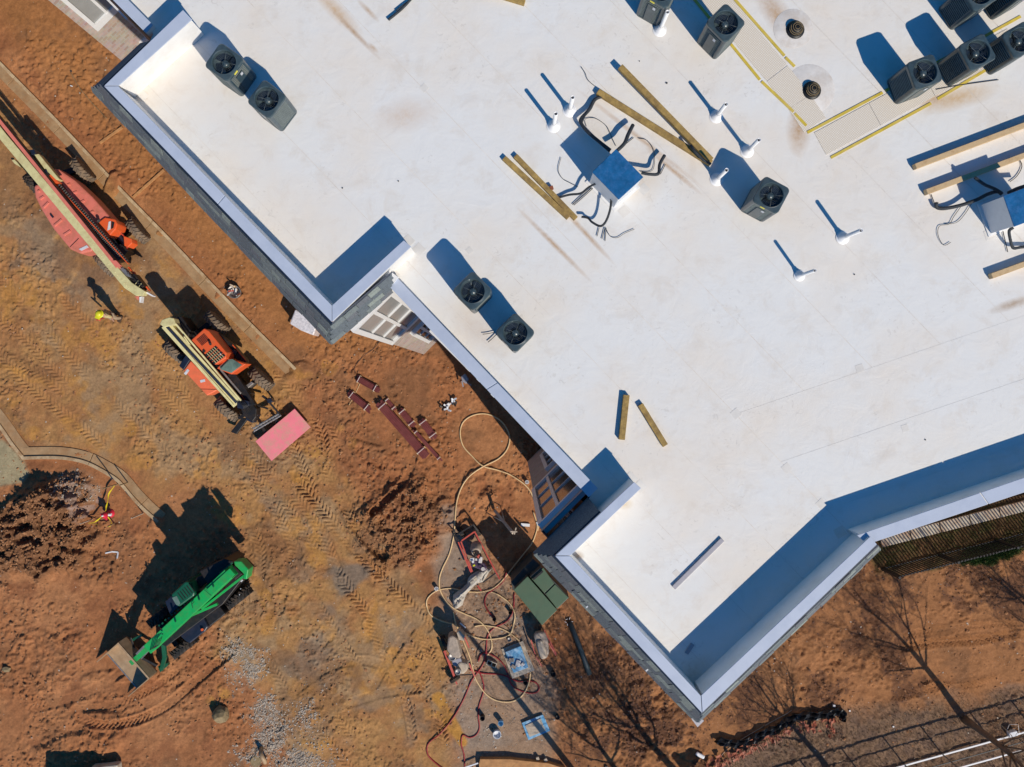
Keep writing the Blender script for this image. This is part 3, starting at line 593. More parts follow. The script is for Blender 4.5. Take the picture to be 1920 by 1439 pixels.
# ------------------------------------------------------------------ building
bld = thing('building', 'tall brick building with a white membrane roof filling the upper right', 'building', (0, 0, 0))
def wall_seg(a, b, z0=0.0, z1=RZ - .02, name='wall', m=None, flip=False):
    mb = MB(); d = b - a; L = d.length
    o = mb.add([(a.x, a.y, z0), (b.x, b.y, z0), (b.x, b.y, z1), (a.x, a.y, z1)], [(0, 1, 2, 3)]).build(name, m or M['brick'], bld)
    uv = o.data.uv_layers.new(name='UVMap')
    for li, lo in enumerate(o.data.loops):
        v = o.data.vertices[lo.vertex_index].co; uv.data[li].uv = ((Vector((v.x, v.y)) - a).dot(d) / L, v.z)
    return o
for i in range(len(CWALL) - 1): wall_seg(CWALL[i], CWALL[i + 1])
wall_seg(CWALL[-1], CWALL[0])
def window(corner, dirv, outn, u0, u1, z0, z1, mull_u, mull_z, shade=False, mw=.09, tw=.05):
    """frame, mullions and panes on a wall: corner + dirv*u, outn points outwards"""
    def bar(ua, ub, za, zb, proud, par, nm, m=M['trim']):
        a = corner + dirv * ua; b = corner + dirv * ub; mb = MB()
        i0 = outn * -.15; i1 = outn * (proud + .03)
        mb.add([(*(a + i0), za), (*(b + i0), za), (*(b + i0), zb), (*(a + i0), zb), (*(a + i1), za), (*(b + i1), za), (*(b + i1), zb), (*(a + i1), zb)],
               [(0, 1, 2, 3), (4, 5, 6, 7), (0, 1, 5, 4), (1, 2, 6, 5), (2, 3, 7, 6), (3, 0, 4, 7)])
        return mb.build(nm, m, par)
    fr = bar(u0, u1, z0, z0 + .34, .09, bld, 'window')
    bar(u0, u0 + .13, z0 + .34, z1, .087, fr, 'frame'); bar(u1 - .13, u1, z0 + .34, z1, .087, fr, 'frame'); bar(u0 + .13, u1 - .13, z1 - .2, z1, .083, fr, 'frame')
    us = [u0 + .13] + mull_u + [u1 - .13]; zs = [z0 + .34] + mull_z + [z1 - .2]
    for u in mull_u: bar(u - mw / 2, u + mw / 2, z0 + .34, z1 - .2, .075, fr, 'mullion')
    for k in range(len(us) - 1):
        a = us[k] + (mw / 2 if k else 0); b = us[k + 1] - (mw / 2 if k < len(us) - 2 else 0)
        for z in mull_z: bar(a, b, z - tw, z + tw, .06, fr, 'mullion')
        for j in range(len(zs) - 1):
            bar(a, b, zs[j] + (tw if j else 0), zs[j + 1] - (tw if j < len(zs) - 2 else 0), .025, fr, 'pane', M['blindglass'] if shade else M['glass'])
dUR = Vector((.70711, .70711)); dDR = Vector((.70711, -.70711))
# lower-right walls of the two upper wings, upper-left wall of the lower wing
window(tn(-3.374, 1.70), dUR, dDR, .02, 1.30, 10.2, 16.6, [.66], [12.4, 14.3], True)
window(tn(-3.374, 1.70), dUR, dDR, .55, 1.30, 3.0, 8.4, [.92], [5.0, 6.6], False)
window(tn(-17.96, 1.70), dUR, dDR, .25, 1.42, 6.9, 15.0, [.9], [9.5, 12.0], True)
window(tn(-17.96, 1.70), dUR, dDR, .9, 1.42, 1.6, 4.6, [], [3.0], False)
window(tn(2.69, 1.80), dUR, -dDR, .02, 1.55, 10.4, 16.8, [.62], [12.6, 14.4], False, tw=.03)
window(tn(2.69, 1.80), dUR, -dDR, .65, 1.52, 3.6, 8.8, [1.05], [5.4, 7.2], False)

dLL = Vector((-.70711, -.70711))
for t0, n0, us in ((-10.55, 1.70, (1.0, 3.2, 5.2)), (-3.374, .38, (1.2, 3.6)), (2.69, 1.80, (.8, 3.0)), (-17.96, .24, (1.6, 4.6))):
    for u in us:
        for z in (1.2, 5.4, 9.6, 13.4): window(tn(t0, n0), dDR, dLL, u, u + 1.3, z, z + 2.5, [u + .65], [z + 1.5], z > 9)
# deck: laid in sheets
k1 = K(0, 0, 4); k5 = K(480, 380, 4.4975); kB = K(960, 820, 2.665); kR = K(1180, 840, 2.4027); k8 = K(1600, 900, 6)
cap_out = [(-200, -380), (213.8, 0), (273.8, 62.8)]
LOWA = [(-150, -360), (-130, -373), (287, 47), (274, 63)]
deckpoly = [W(60, -150, LOWZ).xy, W(279, 56, LOWZ).xy, W(203, 160, CAPZ).xy, W(622, 592, CAPZ).xy, W(735, 503, CAPZ).xy, W(728, 526, LOWZ).xy, W(1112, 928, LOWZ).xy,
            W(1052, 1043, CAPZ).xy, W(1315, 1322, CAPZ).xy, W(1637, 1013, CAPZ).xy, W(1915, 912, CAPZ).xy + Vector((4, 1.3)), Vector((22, 14)), Vector((-6, 14))]
def clip(poly, p, nrm):
    out = []
    for i in range(len(poly)):
        a = poly[i]; b = poly[(i + 1) % len(poly)]; da = (a - p).dot(nrm); db = (b - p).dot(nrm)
        if da >= 0: out.append(a)
        if (da > 0) != (db > 0) and abs(da - db) > 1e-9: out.append(a + (b - a) * (da / (da - db)))
    return out
def flat_poly(poly, z, mbk):
    mbk.add([(p.x, p.y, z) for p in poly], [tuple(range(len(poly)))])
mb = MB(); flat_poly(deckpoly, RZ - .004, mb); dk = mb.build('roof_deck', M['sump'], bld)
D0 = W(1305, 700, RZ).xy; D1 = W(1540, 945, RZ).xy; dv = (D1 - D0).normalized(); nv = Vector((-dv.y, dv.x))   # nv points up-right
M0 = W(1378, 777, RZ).xy; M1 = W(1920, 592, RZ).xy; mv = (M1 - M0).normalized(); mn = Vector((-mv.y, mv.x))
def sheet(poly, planes, z2, name):
    """membrane sheet: the deck outline cut by a few vertical planes (point, outward normal)"""
    bm = bmesh.new(); bm.faces.new([bm.verts.new((p.x, p.y, z2)) for p in poly]); bmesh.ops.triangulate(bm, faces=bm.faces[:])
    for p, nr in planes:
        bmesh.ops.bisect_plane(bm, geom=bm.verts[:] + bm.edges[:] + bm.faces[:], plane_co=(p.x, p.y, z2), plane_no=(nr.x, nr.y, 0), clear_outer=True)
    if not bm.faces: bm.free(); return
    bmesh.ops.recalc_face_normals(bm, faces=bm.faces); bm.faces.ensure_lookup_table(); left = set(bm.faces)
    while left:
        st_ = [left.pop()]; isl = [st_[0]]
        while st_:
            f = st_.pop()
            for e in f.edges:
                for g_ in e.link_faces:
                    if g_ in left: left.discard(g_); st_.append(g_); isl.append(g_)
        vs_ = list({v for f in isl for v in f.verts}); ix = {v: i_ for i_, v in enumerate(vs_)}
        me = bpy.data.meshes.new(name); me.from_pydata([tuple(v.co) for v in vs_], [], [[ix[v] for v in f.verts] for f in isl]); me.update()
        if me.polygons[0].normal.z < 0: me.flip_normals()
        me.materials.append(M['roof']); o = bpy.data.objects.new(name, me); C.objects.link(o); o.parent = dk
    bm.free()
GAP = .0045; SP = 1.40
for k in range(-8, 13):
    a = D0 + nv * (k * SP); pl_ = [(a + nv * GAP, -nv), (a + nv * (SP - GAP), nv)]
    if k >= 0: pl_.append((M0 + mn * .0016, -mn))
    sheet(deckpoly, pl_, RZ + .0015 * (k % 2), 'roof_sheet')
for k in range(0, 7):
    a = M0 - mn * (k * 1.28)
    sheet(deckpoly, [(D0 + nv * GAP, -nv), (a - mn * .0016, mn), (a - mn * (1.28 - .0016), -mn)], RZ + .0015 * (k % 2), 'roof_sheet')
# T patches at seams and corners
for (px, py, s, a) in [(1380, 776, 10, 40), (1475, 878, 10, 40), (1612, 691, 9, 20), (1697, 803, 8, 20), (1575, 998, 12, 30), (1540, 945, 10, 45), (1182, 898, 13, 45), (1200, 912, 12, 45), (765, 452, 12, 45), (785, 468, 12, 45), (1170, 397, 11, 40), (1207, 355, 11, 45), (795, 165, 8, 45), (1855, 440, 11, 20), (268, 180, 10, 45), (740, 515, 9, 45), (880, 470, 7, 40), (1268, 1075, 7, 45), (1175, 930, 8, 45), (1330, 290, 8, 40)]:
    MB().box(W(px, py, RZ + .003), (s / 87.6 * 1.6, s / 87.6 * 1.6, .004), R_(a)).build('patch', M['patch'], dk)

# parapets
def parapet(inner, outer, zc, wall_to=RZ - .25, name='parapet', capm='cap'):
    """inner/outer: px end points at cap height"""
    pts = [W(*inner[0], zc).xy, W(*inner[1], zc).xy, W(*outer[1], zc).xy, W(*outer[0], zc).xy]
    c = sum((p for p in pts), Vector((0, 0))) / 4
    o = MB().prism([c + (p - c) * .985 for p in pts], wall_to, zc - .02).build(name, M['wallmem'], bld)
    # cap in lengths with joints
    a0, a1, b1, b0 = pts; L = (a1 - a0).length; n = max(1, int(L / 2.6))
    for i in range(n):
        t0 = i / n + (.0015 if i else 0); t1 = (i + 1) / n - (.0015 if i < n - 1 else 0)
        MB().prism([a0.lerp(a1, t0), a0.lerp(a1, t1), b0.lerp(b1, t1), b0.lerp(b1, t0)], zc - .018, zc + .004).build('cap', M[capm], o, bevel=.006)
    return o
parapet([(222, 162), (622, 573)], [(195, 162), (622, 604)], CAPZ)
parapet([(222.5, 161), (360, 37)], [(195.5, 161), (343, 19)], CAPZ - .004)
parapet([(622.8, 573), (757, 451)], [(622.8, 604), (771, 463)], CAPZ - .004)
parapet([(1069, 1043), (1314, 1305)], [(1041, 1043), (1316, 1337)], CAPZ)
parapet([(1069.5, 1042), (1202, 916)], [(1041.5, 1042), (1189, 904)], CAPZ - .004)
parapet([(1315, 1304), (1632, 1006)], [(1317, 1336), (1644, 1021)], CAPZ - .004)
parapet([(1607, 1004), (2300, 765)], [(1626, 1021), (2308, 795)], CAPZ - .09)
parapet([(744, 520), (1121, 916)], [(721, 528), (1104, 933)], LOWZ)
parapet([(-130, -373), (287, 47)], [(-160, -373), (274, 63)], LOWZ)
# clamps on the middle cap and small end cap
for px, py in [(897, 713), (924, 742)]: MB().box(W(px, py, LOWZ - .03), (.10, .03, .05), R_(-45)).build('cap_clip', M['trim'], bld)
MB().pp([(718, 526), (730, 508), (747, 520), (738, 532)], LOWZ - .1, LOWZ + .05).build('end_cap', M['trim'], bld)

# mansard faces with shingles
SHM = []
for i in range(4):
    mb = MB().box((0, 0, 0), (1, 1, 1)); o = mb.build('shingle_proto', M['sh%d' % i], None, origin=(0, 0, 0)); SHM.append(o.data); bpy.data.objects.remove(o)
nsh = [0]
def mansard(c0, c1, e0, e1, rows=4, tabs=.30, pieces=True):
    """cap-side px points at CAPZ, eave px points at RZ"""
    a0 = W(*c0, CAPZ); a1 = W(*c1, CAPZ); b0 = W(*e0, RZ); b1 = W(*e1, RZ)
    a0.z = a1.z = CAPZ - .07; b0.z = b1.z = RZ - .03
    mid = lambda p, q, t: p.lerp(q, t)
    f0 = mid(a0, b0, .14); f1 = mid(a1, b1, .14); f0.z = f1.z = CAPZ - .10
    o = MB().add([f0, f1, b1, b0, b0 - Vector((0, 0, .12)), b1 - Vector((0, 0, .12))], [(0, 1, 2, 3), (3, 2, 5, 4)]).build('mansard', M['sh0'], bld)
    fl_ = MB().add([a0 + Vector((0, 0, .0)), a1, f1 + Vector((0, 0, .006)), f0 + Vector((0, 0, .006)), ], [(0, 1, 2, 3)]).build('flashing', M['flash'], o)
    # soffit
    lp = W((c0[0] + c1[0]) / 2, (c0[1] + c1[1]) / 2, CAPZ); ed = (b1 - b0).xy.normalized(); inn = Vector((-ed.y, ed.x)) * .3
    if inn.dot(lp.xy - ((b0 + b1) / 2).xy) < 0: inn = -inn
    MB().add([b0 - Vector((0, 0, .12)), b1 - Vector((0, 0, .12)), b1 + Vector((inn.x, inn.y, -.12)), b0 + Vector((inn.x, inn.y, -.12))], [(0, 1, 2, 3)]).build('soffit', M['flash'], o)
    if not pieces: return o
    nrm = (f1 - f0).cross(b0 - f0).normalized()
    if nrm.z < 0: nrm = -nrm
    for r in range(rows):
        t0 = r / rows; t1 = (r + 1.04) / rows; tm_ = (t0 + t1) / 2
        p0 = mid(f0, b0, tm_); p1 = mid(f1, b1, tm_); L = (p1 - p0).length; x = (p1 - p0) / L; y = nrm.cross(x); h_ = (f0.lerp(f1, .5) - b0.lerp(b1, .5)).length / rows * 1.06
        s = -random.random() * tabs * .0
        while s < L - .03:
            w_ = min(tabs * random.uniform(.75, 1.25), L - s)
            me_ = SHM[random.choices(range(4), [4, 3, 1.3, 3])[0]]; sh_ = bpy.data.objects.new('shingle', me_); C.objects.link(sh_); sh_.parent = o
            c = p0 + x * (s + w_ / 2) + nrm * (.008 + .016 * random.random()) - world_loc(o)
            tilt = .035
            yy_ = (y + nrm * (tilt if (y.z < 0) else -tilt)).normalized(); zz = x.cross(yy_)
            mt = Matrix(((x.x * (w_ - .012), yy_.x * h_, zz.x * .014, c.x), (x.y * (w_ - .012), yy_.y * h_, zz.y * .014, c.y), (x.z * (w_ - .012), yy_.z * h_, zz.z * .014, c.z), (0, 0, 0, 1)))
            sh_.matrix_basis = mt; nsh[0] += 1
            s += w_
    return o
mansard((195, 162), (622, 604), (170, 166), (620, 646), 4, .34)
mansard((622, 604), (735, 507), (620, 646), (735, 547), 4, .34)
mansard((195, 162), (283, 77), (170, 166), (262, 80), 4, .45, False)
mansard((1041, 1043), (1316, 1337), (1000, 1038), (1308, 1357), 4, .34)
mansard((1041, 1043), (1127, 962), (1000, 1038), (1103, 934), 4, .34, False)
mansard((1316, 1337), (1644, 1021), (1308, 1357), (1652, 1030), 4, .42)
MB().pp([(1296, 1348), (1308, 1342), (1320, 1352), (1308, 1364)], RZ - .05, RZ + .03).build('corner_flashing', M['galv'], bld)
for px, py in [(1088, 1113), (1101, 1138), (1213, 1257)]: MB().box(W(px, py, RZ + .22), (.06, .03, .012), R_(40)).build('clip', M['label_w'], bld)

# ------------------------------------------------------------------ condensers
def rsq(s, r, z, n=5, k=5):
    out = []; h = s / 2 - r; cs = ((1, 1), (-1, 1), (-1, -1), (1, -1))
    for q_, (sx, sy) in enumerate(cs):
        for i in range(n + 1):
            a = math.pi / 2 * (q_ + i / n); out.append((h * sx + r * math.cos(a), h * sy + r * math.sin(a), z))
        nx_, ny_ = cs[(q_ + 1) % 4]; a = math.pi / 2 * (q_ + 1); p = out[-1]; e = (h * nx_ + r * math.cos(a), h * ny_ + r * math.sin(a))
        for i in range(1, k + 1): t = i / (k + 1); out.append((p[0] + (e[0] - p[0]) * t, p[1] + (e[1] - p[1]) * t, z))
    return out
def condenser_proto():
    S = .575; HT = 1.0
    o = thing('condenser', '', 'condenser', (0, 0, 0), 'condensers on the roof')
    def loops(ls, m, nm, par=o, bev=0, smooth=False):
        mb = MB(); n = len(ls[0])
        for a in range(len(ls) - 1): mb.add(ls[a] + ls[a + 1], [(i, (i + 1) % n, n + (i + 1) % n, n + i) for i in range(n)], smooth)
        return mb.build(nm, m, par)
    loops([rsq(S, .08, .0), rsq(S, .08, .05), rsq(S - .04, .07, .055)], M['slate'], 'base_pan')
    loops([rsq(S - .05, .07, .03), rsq(S - .05, .07, HT - .08)], M['core'], 'coil')
    mb = MB()
    for k in range(14):
        z = .08 + k * .060
        a = rsq(S - .01, .08, z); b = rsq(S - .035, .075, z + .016); c = rsq(S - .035, .075, z - .004); n = len(a)
        mb.add(a + b, [(i, (i + 1) % n, n + (i + 1) % n, n + i) for i in range(n)]); mb.add(a + c, [(i, (i + 1) % n, n + (i + 1) % n, n + i) for i in range(n)])
    lv = mb.build('louvre', M['slat'], o); lv['kind'] = 'stuff'
    mb = MB()
    for sx in (-1, 1):
        for sy in (-1, 1): mb.cyl((sx * (S / 2 - .055), sy * (S / 2 - .055), .04), (sx * (S / 2 - .055), sy * (S / 2 - .055), HT - .05), .056, n=10)
    mb.build('corner_post', M['slate'], o)
    MB().box((0, -S / 2 + .004, .40), (.20, .012, .74)).build('service_panel', M['slate'], o, bevel=.004)
    # top with a round opening
    n = 28; out = rsq(S + .015, .09, HT); ang = [math.atan2(p[1], p[0]) for p in out]
    circ = lambda r, z: [(r * math.cos(a), r * math.sin(a), z) for a in ang]
    loops([rsq(S + .015, .09, HT - .085), rsq(S + .02, .09, HT - .02), rsq(S - .01, .085, HT + .004), circ(.262, HT + .012), circ(.250, HT + .016), circ(.238, HT + .002), circ(.228, HT - .07), circ(.19, HT - .135), circ(.12, HT - .17), circ(.03, HT - .18)], M['slate'], 'top_cover', o, 0, True)
    mb = MB(); mb.lathe((0, 0, HT - .10), [(.075, -.03), (.075, .02), (.062, .045), (.0, .05)], 16)
    hub = mb.build('motor', M['slate'], o)
    mb = MB()
    for k in range(3):
        a0 = k * 2.094; vs_ = []
        for i in range(7):
            t = a0 + i / 6 * 1.75
            for r_, dz in ((.07, 0), (.215, 0)): vs_.append((r_ * math.cos(t), r_ * math.sin(t), HT - .085 + (i / 6 - .5) * .06 * (r_ / .22) - (.045 if r_ < .1 else 0)))
        mb.add(vs_, [(2 * i, 2 * i + 1, 2 * i + 3, 2 * i + 2) for i in range(6)], True)
    mb.build('fan', M['fan'], o)
    mb = MB()
    for r_ in (.09, .12, .15, .18, .21): mb.tube([(r_ * math.cos(i / 24 * 2 * math.pi), r_ * math.sin(i / 24 * 2 * math.pi), HT - .03) for i in range(25)], .0013, 3)
    for k in range(4): a = k * math.pi / 2 + .4; mb.tube([(.03 * math.cos(a), .03 * math.sin(a), HT - .03), (.24 * math.cos(a), .24 * math.sin(a), HT)], .003, 4)
    mb.build('fan_guard', M['slat'], o)
    MB().box((-.03, -S / 2 - .012, HT - .055), (.10, .006, .055)).build('label', M['label_y'], o)
    MB().box((.05, -S / 2 - .008, HT - .30), (.06, .006, .09)).build('label', M['label_w'], o)
    mb = MB()
    for dx, L in ((.0, .20), (.03, .16), (-.03, .24)): mb.tube([(dx + .02, -S / 2, .12), (dx + .02, -S / 2 - L * .5, .11), (dx + .03, -S / 2 - L, .07)], .008, 5)
    mb.build('line_stub', M['wire'], o)
    return o
cp = condenser_proto()
CT = RZ + 1.0
for i, (px, py, ang, lab) in enumerate([
    (420, 117, -35 + 90, 'dark condenser with a yellow label, nearest the white corner of the upper left wing'),
    (500, 186, -37, 'dark condenser below the yellow-labelled one on the upper left wing, copper stubs at its foot'),
    (886, 546, -45 - 90, 'dark condenser near the middle parapet, the upper of that pair'),
    (966, 624, -45, 'dark condenser near the middle parapet, lower of the pair, loose wires at its left foot'),
    (1446, 366, -28, 'lone dark condenser between the vent pipes, right of the white pipe in its shadow'),
    (1361, 43, -45, 'dark condenser standing between the two yellow lines at the top'),
    (1240, -20, -30, 'condenser cut by the top edge, behind the white vent pipe'),
    (1734, 135, 20, 'leftmost dark condenser of the row by the yellow walkway at upper right'),
    (1833, 98, 28, 'second dark condenser from the left in the row at upper right'),
    (1914, 75, 30, 'dark condenser cut by the right edge, end of the row at upper right'),
    (1838, -14, 30, 'dark condenser cut by the top edge above the row at upper right'),
    (1918, -34, 30, 'condenser in the top right corner, only its foot showing')]):
    o = cp if i == 0 else copy_tree(cp)
    p = W(px, py, CT); o.location = (p.x, p.y, RZ + .004); o.rotation_euler = (0, 0, R_(ang)); o['label'] = lab
    if i not in (1, 4, 6):
        for ch_ in [c_ for c_ in o.children if c_.name.startswith('line_stub')]: bpy.data.objects.remove(ch_)
    if i not in (0, 4, 6):
        for ch_ in [c_ for c_ in o.children if c_.name.startswith('label') and c_.data.materials[0] is M['label_y']]: bpy.data.objects.remove(ch_)

# ------------------------------------------------------------------ vent pipes
def vent_proto():
    o = thing('vent_pipe', '', 'vent pipe', (0, 0, 0), 'white vent pipes on the roof')
    MB().lathe((0, 0, 0), [(.15, .004), (.125, .012), (.11, .03), (.10, .07), (.085, .075), (.08, .12), (.065, .125), (.06, .19), (.048, .20)], 20).build('boot', M['boot'], o)
    MB().lathe((0, 0, 0), [(.042, .02), (.042, .89), (.034, .89), (.034, .7)], 16).build('pipe', M['pvc'], o)
    MB().lathe((0, 0, 0), [(.033, .80), (.0, .80)], 12).build('bore', M['pvcd'], o)
    return o
vp = vent_proto()
for i, (px, py, lab, k) in enumerate([
    (1038, 237, 'short white vent pipe left of the blue-topped box, the lower left one', 1), (1068, 208, 'short white vent pipe upper right of the lower left one, above the blue-topped box', 1.0),
    (1237, 57, 'white vent pipe at the top beside the cut-off condenser', 1.05), (1343, 219, 'white vent pipe between the crossed timbers and the yellow walkway', .95),
    (1401, 284, 'white vent pipe whose shadow reaches the pipe above it', 1.0), (1344, 337, 'white vent pipe standing in the shadow of the lone condenser', .95),
    (1580, 446, 'white vent pipe leaning right, furthest right of the pipes', 1.0), (1499, 517, 'thin white vent pipe lowest on the roof', .95)]):
    o = vp if i == 0 else copy_tree(vp); p = W(px, py, RZ); o.location = (p.x, p.y, RZ + .004); o.scale = (1 if i != 7 else .85,) * 2 + (k,); o['label'] = lab
    o.rotation_euler = (0, R_(.3 + 2.5 * (i >= 6)), 0)

# ------------------------------------------------------------------ drains
for px, py, rr, lab in [(1491, 56, 37, 'small round black roof drain at the top in a pale membrane circle'), (1522, 170, 47, 'round black roof drain at the corner of the yellow walkways, rust stained')]:
    p = W(px, py, RZ + .006); o = thing('roof_drain', lab, 'roof drain', p, 'roof drains')
    r_ = rr / 87.6; q_ = W(px - 4, py - 2, RZ).xy - p.xy
    MB().lathe((p.x + q_.x, p.y + q_.y, RZ + .006), [(0, .0), (r_ * .97, 0), (r_, -.004)], 36).build('membrane_disc', M['sump'], o)
    MB().lathe((p.x, p.y, RZ + .01), [(.20, 0), (.19, .02), (.15, .03)], 20).build('collar', M['drain'], o)
    mb = MB().lathe((p.x, p.y, RZ + .01), [(.145, .02), (.14, .08), (.11, .13), (.06, .155), (0, .16)], 18); d_ = mb.build('strainer', M['drain'], o)
    mb = MB()
    for rr_, zz in ((.145, .075), (.125, .115), (.09, .148), (.05, .165)): mb.tube([(p.x + rr_ * math.cos(i / 20 * 6.2832), p.y + rr_ * math.sin(i / 20 * 6.2832), RZ + .012 + zz) for i in range(21)], .006, 4)
    mb.build('rib', M['rock'], o)

# ------------------------------------------------------------------ walkways
def strip(a, b, w, z, nm, m, par=None):
    p = W(*a, z); q_ = W(*b, z); return MB().beam(p, q_, w, .006).build(nm, m, par)
wk1 = thing('walkway_pad', 'mesh walkway strip with yellow edge lines running down from the top edge', 'walkway', W(1440, 120, RZ), 'walkway pads')
for a, b in [((1300, -50), (1456.5, 136.8)), ((1457.5, 138), (1498.5, 191)), ((1499, 191.6), (1528, 235))]:
    strip(a, b, .56, RZ + .008, 'pad', M['pad'], wk1)
for a, b in [((1270, -40), (1425, 150)), ((1428, 153), (1488, 210)), ((1490, 213), (1512, 236))]: strip(a, b, .06, RZ + .013, 'yellow_line', M['yellow'], wk1)
for a, b in [((1330, -55), (1471, 105)), ((1473, 108), (1490, 125))]: strip(a, b, .06, RZ + .013, 'yellow_line', M['yellow'], wk1)
wk2 = thing('walkway_pad', 'mesh walkway strip with yellow edges under the row of condensers at right', 'walkway', W(1700, 180, RZ), 'walkway pads')
for a, b in [((1538, 270), (1640, 215)), ((1640.6, 214.7), (1742, 160)), ((1742.6, 159.6), (1900, 75))]: strip(a, b, .54, RZ + .009, 'pad', M['pad'], wk2)
for a, b in [((1514, 249), (1655, 174)), ((1660, 171), (1914, 31)), ((1558, 296), (1746, 194)), ((1758, 186), (1895, 104))]: strip(a, b, .06, RZ + .0135, 'yellow_line', M['yellow'], wk2)

# ------------------------------------------------------------------ timbers on the roof
def timber(a, b, w, h, lab, m='wood', cat='timber', zoff=0.0, group='timbers lying on the roof', name='timber'):
    o = MB().beam(W(*a, RZ + h) - Vector((0, 0, h / 2 - zoff - .006)), W(*b, RZ + h) - Vector((0, 0, h / 2 - zoff - .006)), w, h).build(name, M[m], None, bevel=.006)
    return tag(o, lab, cat, group)
timber((1121, 171), (1334, 306), .125, .12, 'long treated timber running from the cable end to the crossing point')
timber((1162, 128), (1332, 303), .125, .12, 'long treated timber meeting another at the lone condenser shadow', zoff=.11)
timber((945, 296), (1066, 408), .11, .10, 'left one of two close parallel timbers left of the blue-topped box')
timber((966, 292), (1080, 410), .11, .10, 'right one of two close parallel timbers, a rusty block beside it')
timber((1175, 741), (1166, 825), .13, .12, 'short timber standing almost upright in the picture, mid roof')
timber((1201, 759), (1248, 836), .12, .10, 'short slanted timber right of the upright one, mid roof')
timber((1717, 312), (2000, 205), .115, .16, 'pale timber sleeper at right, uppermost of the three', 'woodp')
timber((1738, 360), (2000, 262), .115, .16, 'pale timber sleeper passing behind the right-hand box', 'woodp')
timber((1860, 518), (2000, 467), .115, .15, 'pale timber sleeper at right, lowest of the three', 'woodp')
timber((905, -20), (984, 4), .12, .10, 'timber end showing at the top edge')
timber((1263, 1103), (1355, 1012), .10, .05, 'grey metal strip lying on the lower wing roof', 'galv', 'metal strip', name='metal_strip')
timber((1287, 1226), (1299, 1208), .09, .03, 'short grey block lying in the blue shade of the lower wing', 'galv', 'block', name='block')
tag(MB().box(W(1034, 353, RZ + .06), (.07, .07, .12), .3).build('block', M['rust']), 'small rusty block against a timber', 'block')
def lay(pts, z, r, nm, lab, cat, m='foam', n=6, group=None, zs=None):
    P = spline([W(a, b, zs[i] if zs else z) for i, (a, b) in enumerate(pts)], 5)
    return tag(MB().tube(P, r, n).build(nm, M[m]), lab, cat, group)
k = K(480, 0, 2.667)
lay(KP(k, [(662, 100), (700, 70), (740, 35), (785, -15)]), RZ + .07, .028, 'insulation_tube', 'black insulation tube lying at the top edge of the roof', 'insulation tube')
lay(KP(k, [(700, 55), (750, 15), (790, -10)]), RZ + .07, .012, 'insulation_tube', 'thin dark rod lying beside the black tube at the top', 'rod')
kA = K(920, 100, 3.786); kC = K(1640, 180, 3.786)
# pipe chases with blue lids
def chase(lid, lab, cables, wires):
    z = RZ + .93; ps = [W(a, b, z) for a, b in lid]; c = sum(ps, Vector()) / 4
    o = thing('pipe_chase', lab, 'pipe chase', (c.x, c.y, RZ), 'pipe chases with blue lids')
    xy = [p.xy for p in ps]; cc = c.xy
    MB().prism([cc + (p - cc) * .97 for p in xy], RZ, z - .03).build('box', M['chase'], o, bevel=.01)
    MB().prism(xy, z - .03, z).build('lid', M['blue'], o, bevel=.008)
    MB().prism([cc + (p - cc) * 1.12 for p in xy], RZ + .004, RZ + .03).build('flashing', M['wallmem'], o)
    return o
ch1 = chase(KP(kA, [(890, 680), (1085, 880), (910, 1040), (720, 845)]), 'blue-topped box with black cables spreading from it, between the timbers', None, None)
ch2 = chase(KP(kC, [(915, 710), (1180, 610), (1255, 830), (992, 930)]), 'blue-topped box cut by the right edge, pale side showing', None, None)
def cab(kf, pts, zs, r, lab, nm='insulated_line'):
    P = spline([W(*kf(a, b), RZ + .03 + z * .5) for (a, b), z in zip(pts, zs)], 6)
    return tag(MB().tube(P, r, 6).build(nm, M['foam']), lab, 'cable', 'insulated lines from the pipe chases')
cab(kA, [(850, 690), (760, 620), (690, 560), (650, 510), (640, 470), (700, 400), (740, 330), (800, 305)], [.7, .6, .45, .35, .25, .15, .1, .06], .040, 'thick black line looping up from the blue-topped box to the timber end')
cab(kA, [(845, 700), (720, 590), (660, 520), (650, 480), (690, 410), (730, 350)], [.72, .55, .4, .3, .2, .1], .022, 'thinner line bundled with the thick loop')
cab(kA, [(900, 690), (950, 640), (975, 580), (1010, 510)], [.7, .6, .5, .3], .042, 'black line rising to the upper right from the blue-topped box')
cab(kA, [(1070, 850), (1130, 860), (1190, 855), (1200, 790), (1235, 725)], [.6, .6, .5, .4, .3], .036, 'black line bent at the right of the blue-topped box')
cab(kA, [(770, 915), (700, 950), (640, 995), (560, 1005), (485, 1025)], [.7, .5, .3, .15, .05], .026, 'black line running left from the blue-topped box to the timbers')
cab(kA, [(858, 1000), (850, 1100), (820, 1190), (780, 1228), (720, 1200), (690, 1170), (645, 1162)], [.7, .6, .5, .45, .35, .25, .2], .026, 'black line curling down and left below the blue-topped box')
cab(kC, [(905, 700), (870, 680), (800, 700), (720, 740), (600, 780), (490, 800), (440, 790), (440, 760)], [.8, .75, .6, .4, .2, .1, .08, .2], .040, 'black bundle running left from the right-hand box')
cab(kC, [(900, 690), (850, 660), (780, 630), (710, 580)], [.8, .8, .8, .75], .034, 'black bundle reaching up-left from the right-hand box')
cab(kC, [(950, 690), (1010, 660), (1100, 630)], [.9, .8, .6], .04, 'black bundle leaving the picture above the right-hand box')
cab(kC, [(985, 935), (955, 960), (965, 1030), (985, 1080), (1040, 1075), (1100, 1070)], [.7, .6, .4, .2, .15, .1], .034, 'black line dropping below the right-hand box')
